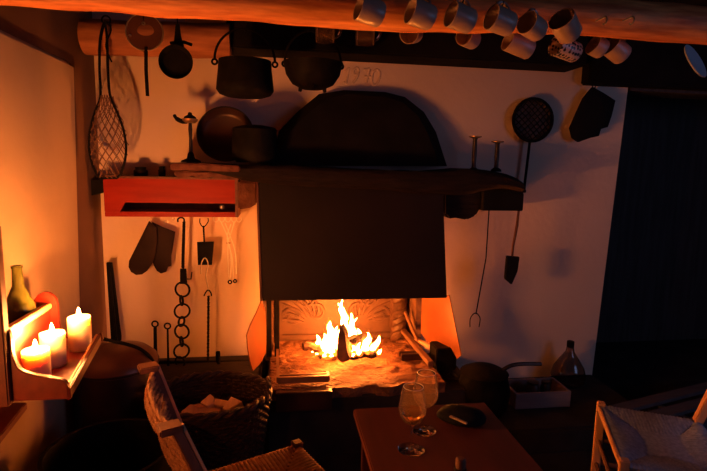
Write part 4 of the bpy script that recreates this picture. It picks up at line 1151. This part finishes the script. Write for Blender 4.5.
# slatted bench behind the right chair
ba, bb = P(614, 408, Z=.28), P(707, 385, Z=.28)
bd_ = (bb - ba).normalized(); bn = V((bd_.y, -bd_.x, 0))
BN = thing('slatted_bench', 'low grey slatted bench behind the right-hand chair', 'bench', V((ba + bd_ * .5 + bn * .2).to_tuple()))
BN.location.z = 0
for k in range(3):
    s_ = ba + bn * (.02 + .13 * k) + bd_ * (-.02 + .05 * k)
    obj('slat', MB().bar(s_, s_ + bd_ * 1.25, .08, .022), 'bench', BN, bevel=.004)
for u in (.3, 1.15):
    for k in (.02, .27):
        p = ba + bd_ * u + bn * k
        obj('leg', MB().bar(V((p.x, p.y, 0)), V((p.x, p.y, .27)), .04, .04, bd_), 'bench', BN, bevel=.004)
    p = ba + bd_ * u
    obj('cross_rail', MB().bar(p + V((0, 0, -.025)) + bn * -.02, p + bn * .32 + V((0, 0, -.025)), .03, .028), 'bench', BN)

# ------------------------------------------------------------------ table and what stands on it
TZ = .72
tl, tr = P(353, 407.5, Z=TZ), P(487, 424, Z=TZ)
tx0, tx1, ty1, ty0 = tl.x, .775, 1.735, .80
TB = thing('small_table', 'small dark red wooden table with two wine glasses on it', 'table', ((tx0 + tx1) / 2, (ty0 + ty1) / 2, 0))
obj('tabletop', MB().box((tx0, ty0, TZ - .028), (tx1, ty1, TZ)), 'table', TB, bevel=.004)
obj('apron', MB().box((tx0 + .03, ty0 + .03, TZ - .09), (tx1 - .03, ty0 + .05, TZ - .028)).box((tx0 + .03, ty1 - .05, TZ - .09), (tx1 - .03, ty1 - .03, TZ - .028)).box((tx0 + .03, ty0 + .03, TZ - .09), (tx0 + .05, ty1 - .03, TZ - .028)).box((tx1 - .05, ty0 + .03, TZ - .09), (tx1 - .03, ty1 - .03, TZ - .028)), 'table', TB)
for x in (tx0 + .045, tx1 - .045):
    for y in (ty0 + .045, ty1 - .045):
        obj('leg', MB().bar((x, y, 0), (x, y, TZ - .03), .035, .035, (0, 1, 0)), 'table', TB, bevel=.003)
def wine_glass(x, y, s_, label, fill):
    c = P(x, y, Z=TZ)
    t = thing('wine_glass', label, 'wine glass', c, 'wine glasses on the table')
    Mx = Matrix.Translation(c + V((0, 0, .0008))) @ Matrix.Scale(s_, 4)
    obj('foot', MB().lathe([(0, 0), (.040, 0), (.041, .0015), (.030, .003), (.010, .007), (.0042, .012), (0, .012)], 36, Mx), 'glass', t, smooth=60)
    obj('stem', MB().lathe([(0, .010), (.0042, .011), (.0036, .04), (.0040, .075), (.007, .086), (0, .087)], 20, Mx), 'glass', t, smooth=60)
    ob = [(0, .083), (.012, .086), (.028, .097), (.038, .112), (.0425, .13), (.042, .148), (.038, .172), (.0335, .195), (.031, .207)]
    ib = [(max(r - .0016, 0), z + (.003 if r < .03 else .0006)) for r, z in ob[::-1]]
    ib[0] = (.0296, .2075)
    bwl = obj('bowl', MB().lathe(ob + ib, 44, Mx), 'thin_glass', t, smooth=60)
    obj('rim', MB().tube([Mx @ V((.0304 * math.cos(a * PI / 20), .0304 * math.sin(a * PI / 20), .207)) for a in range(40)], .0009, 6, True), 'rim_highlight', bwl)
    if fill:
        wl = [(0, .0865), (.0100, .0893), (.0262, .1003), (.0345, .110), (.0385, .120), (.0402, .127), (0, .127)]
        obj('wine', MB().lathe(wl, 40, Mx), 'wine', t, smooth=40)
wine_glass(411, 450, 1.0, 'wine glass with a little pale wine, nearest on the table', True)
wine_glass(424, 431, .98, 'empty-looking wine glass half hidden behind the nearer glass', False)
ac = P(461, 420, Z=TZ)
PO = thing('leather_pouch', 'black leather pouch lying on the table beside the wine glasses', 'pouch', ac)
pm = MB().lathe([(0, 0), (.8, 0), (.98, .010), (1, .018), (.9, .030), (.55, .040), (0, .043)], 28, Matrix.Translation(ac + V((0, 0, .001))) @ Matrix.Rotation(-.35, 4, 'Z'), .085, .06)
obj('pouch_body', pm.rough(.004, 20), 'black_cloth', PO, smooth=60)
pn = MB(); pa, pb2 = P(450, 416, Z=TZ + .05), P(467, 423.5, Z=TZ + .05)
pn.bar(pa, pb2, .012, .006)
tag(obj('lighter', pn, 'steel', origin=pa, bevel=.002), 'slim pale metal lighter lying on the black pouch', 'lighter')
tc_ = P(461, 458, Z=.97)
BT2 = thing('stoppered_bottle', 'dark bottle with brown stopper at the near edge of the table', 'bottle', V((tc_.x, tc_.y, TZ)))
h = .97 - TZ
obj('body', MB().lathe([(0, .001), (.034, .001), (.036, .01), (.036, h * .52), (.030, h * .62), (.014, h * .72), (.012, h * .88), (.014, h * .89), (.014, h * .91), (0, h * .91)], 28, Matrix.Translation((tc_.x, tc_.y, TZ))), 'ceramic_dark', BT2, smooth=50)
obj('stopper', MB().lathe([(0, h * .905), (.010, h * .905), (.0115, h * .94), (.0115, h * .985), (.008, h), (0, h)], 20, Matrix.Translation((tc_.x, tc_.y, TZ))), 'cork', BT2)

# ------------------------------------------------------------------ things on the low step at the right
cy = 2.74
a, b_ = P(516, 394, Y=cy), P(570, 407, Y=cy)
CT = thing('low_crate', 'low open crate on the stone step against the right plaster', 'crate', ((a.x + b_.x) / 2, cy + .13, .15))
z0, z1 = .152, a.z
obj('front_side', MB().box((a.x, cy, z0), (b_.x, cy + .014, z1)), 'crate', CT, bevel=.002)
obj('back_side', MB().box((a.x, cy + .2, z0), (b_.x, cy + .214, z1)), 'crate', CT, bevel=.002)
obj('end_side', MB().box((a.x, cy + .014, z0), (a.x + .014, cy + .2, z1)), 'crate', CT)
obj('end_side', MB().box((b_.x - .014, cy + .014, z0), (b_.x, cy + .2, z1)), 'crate', CT)
obj('bottom', MB().box((a.x + .014, cy + .014, z0), (b_.x - .014, cy + .2, z0 + .012)), 'crate', CT)
c = P(568, 375, Y=3.06); zt3 = P(569, 346, Y=3.06).z
DJ = thing('demijohn', 'round-bellied smoky glass bottle standing behind the low crate', 'bottle', V((c.x, 3.06, .151)))
h = zt3 - .151; Mx = Matrix.Translation((c.x, 3.06, .151))
pr3 = [(0, 0), (.085, 0), (.105, .02), (.112, h * .25), (.098, h * .45), (.06, h * .68), (.028, h * .86), (.022, h)]
obj('body', MB().lathe(pr3 + [(max(r - .004, 0), max(z, .005)) for r, z in pr3[::-1]], 32, Mx), 'smoky_glass', DJ, smooth=50)
obj('stopper', MB().lathe([(0, h * .98), (.024, h * .98), (.024, h * 1.12), (.02, h * 1.13), (0, h * 1.13)], 20, Mx), 'iron', DJ)
for i, (x, r, lab) in enumerate(((533, .043, 'dark round jar in the left of the low crate'), (545.5, .033, 'dark round jar in the middle of the low crate'))):
    c = P(x, 385, Y=cy + .10)
    t = thing('jar', lab, 'jar', V((c.x, cy + .10, z0 + .013)), 'jars in the low crate')
    Mx = Matrix.Translation((c.x, cy + .10, z0 + .013))
    obj('body', MB().lathe([(0, 0), (r * .8, 0), (r, .03), (r, .07), (r * .8, .095), (r * .75, .10)], 24, Mx), 'ceramic_dark', t, smooth=50)
    obj('lid', MB().lathe([(r * .82, .099), (r * .82, .114), (0, .117)], 24, Mx), 'iron_shine', t)
kp = P(482, 388, Y=2.7)
LP_ = thing('long_handled_pot', 'round black iron pot with long handle right of the hearth', 'pot', V((kp.x, 2.68, .15)))
zt4 = P(482, 366, Y=2.7).z
Mx = Matrix.Translation((kp.x, 2.68, .152)); h = zt4 - .15; r = px(29, 2.7)
obj('body', MB().lathe([(0, 0), (r * .6, 0), (r * .92, h * .25), (r, h * .55), (r * .85, h * .85), (r * .9, h * .9), (r * .6, h * .98), (0, h * 1.03)], 36, Mx), 'iron', LP_, smooth=50)
obj('handle', MB().tube(spline([P(x, y, Y=2.66) for x, y in ((500, 372), (510, 366), (522, 364), (541, 364))], 6), .012, 8), 'iron_shine', LP_)
tn = MB().tube(spline([P(x, y, Z=.36) for x, y in ((438, 374), (446, 376), (452, 373), (458, 378), (465, 379))], 5), .006, 6)
TN = thing('hearth_tongs', 'worn iron tongs lying on the right edge of the hearth', 'tongs', P(440, 376, Z=.36))
obj('arm', tn, 'iron_shine', TN)
obj('arm', MB().tube(spline([P(x, y, Z=.36) for x, y in ((438, 377), (447, 379), (456, 380), (466, 381))], 5), .006, 6), 'iron_shine', TN)
obj('tip', MB().bar(P(461, 378, Z=.36), P(466, 380, Z=.36), .02, .015), 'edge_iron', TN)
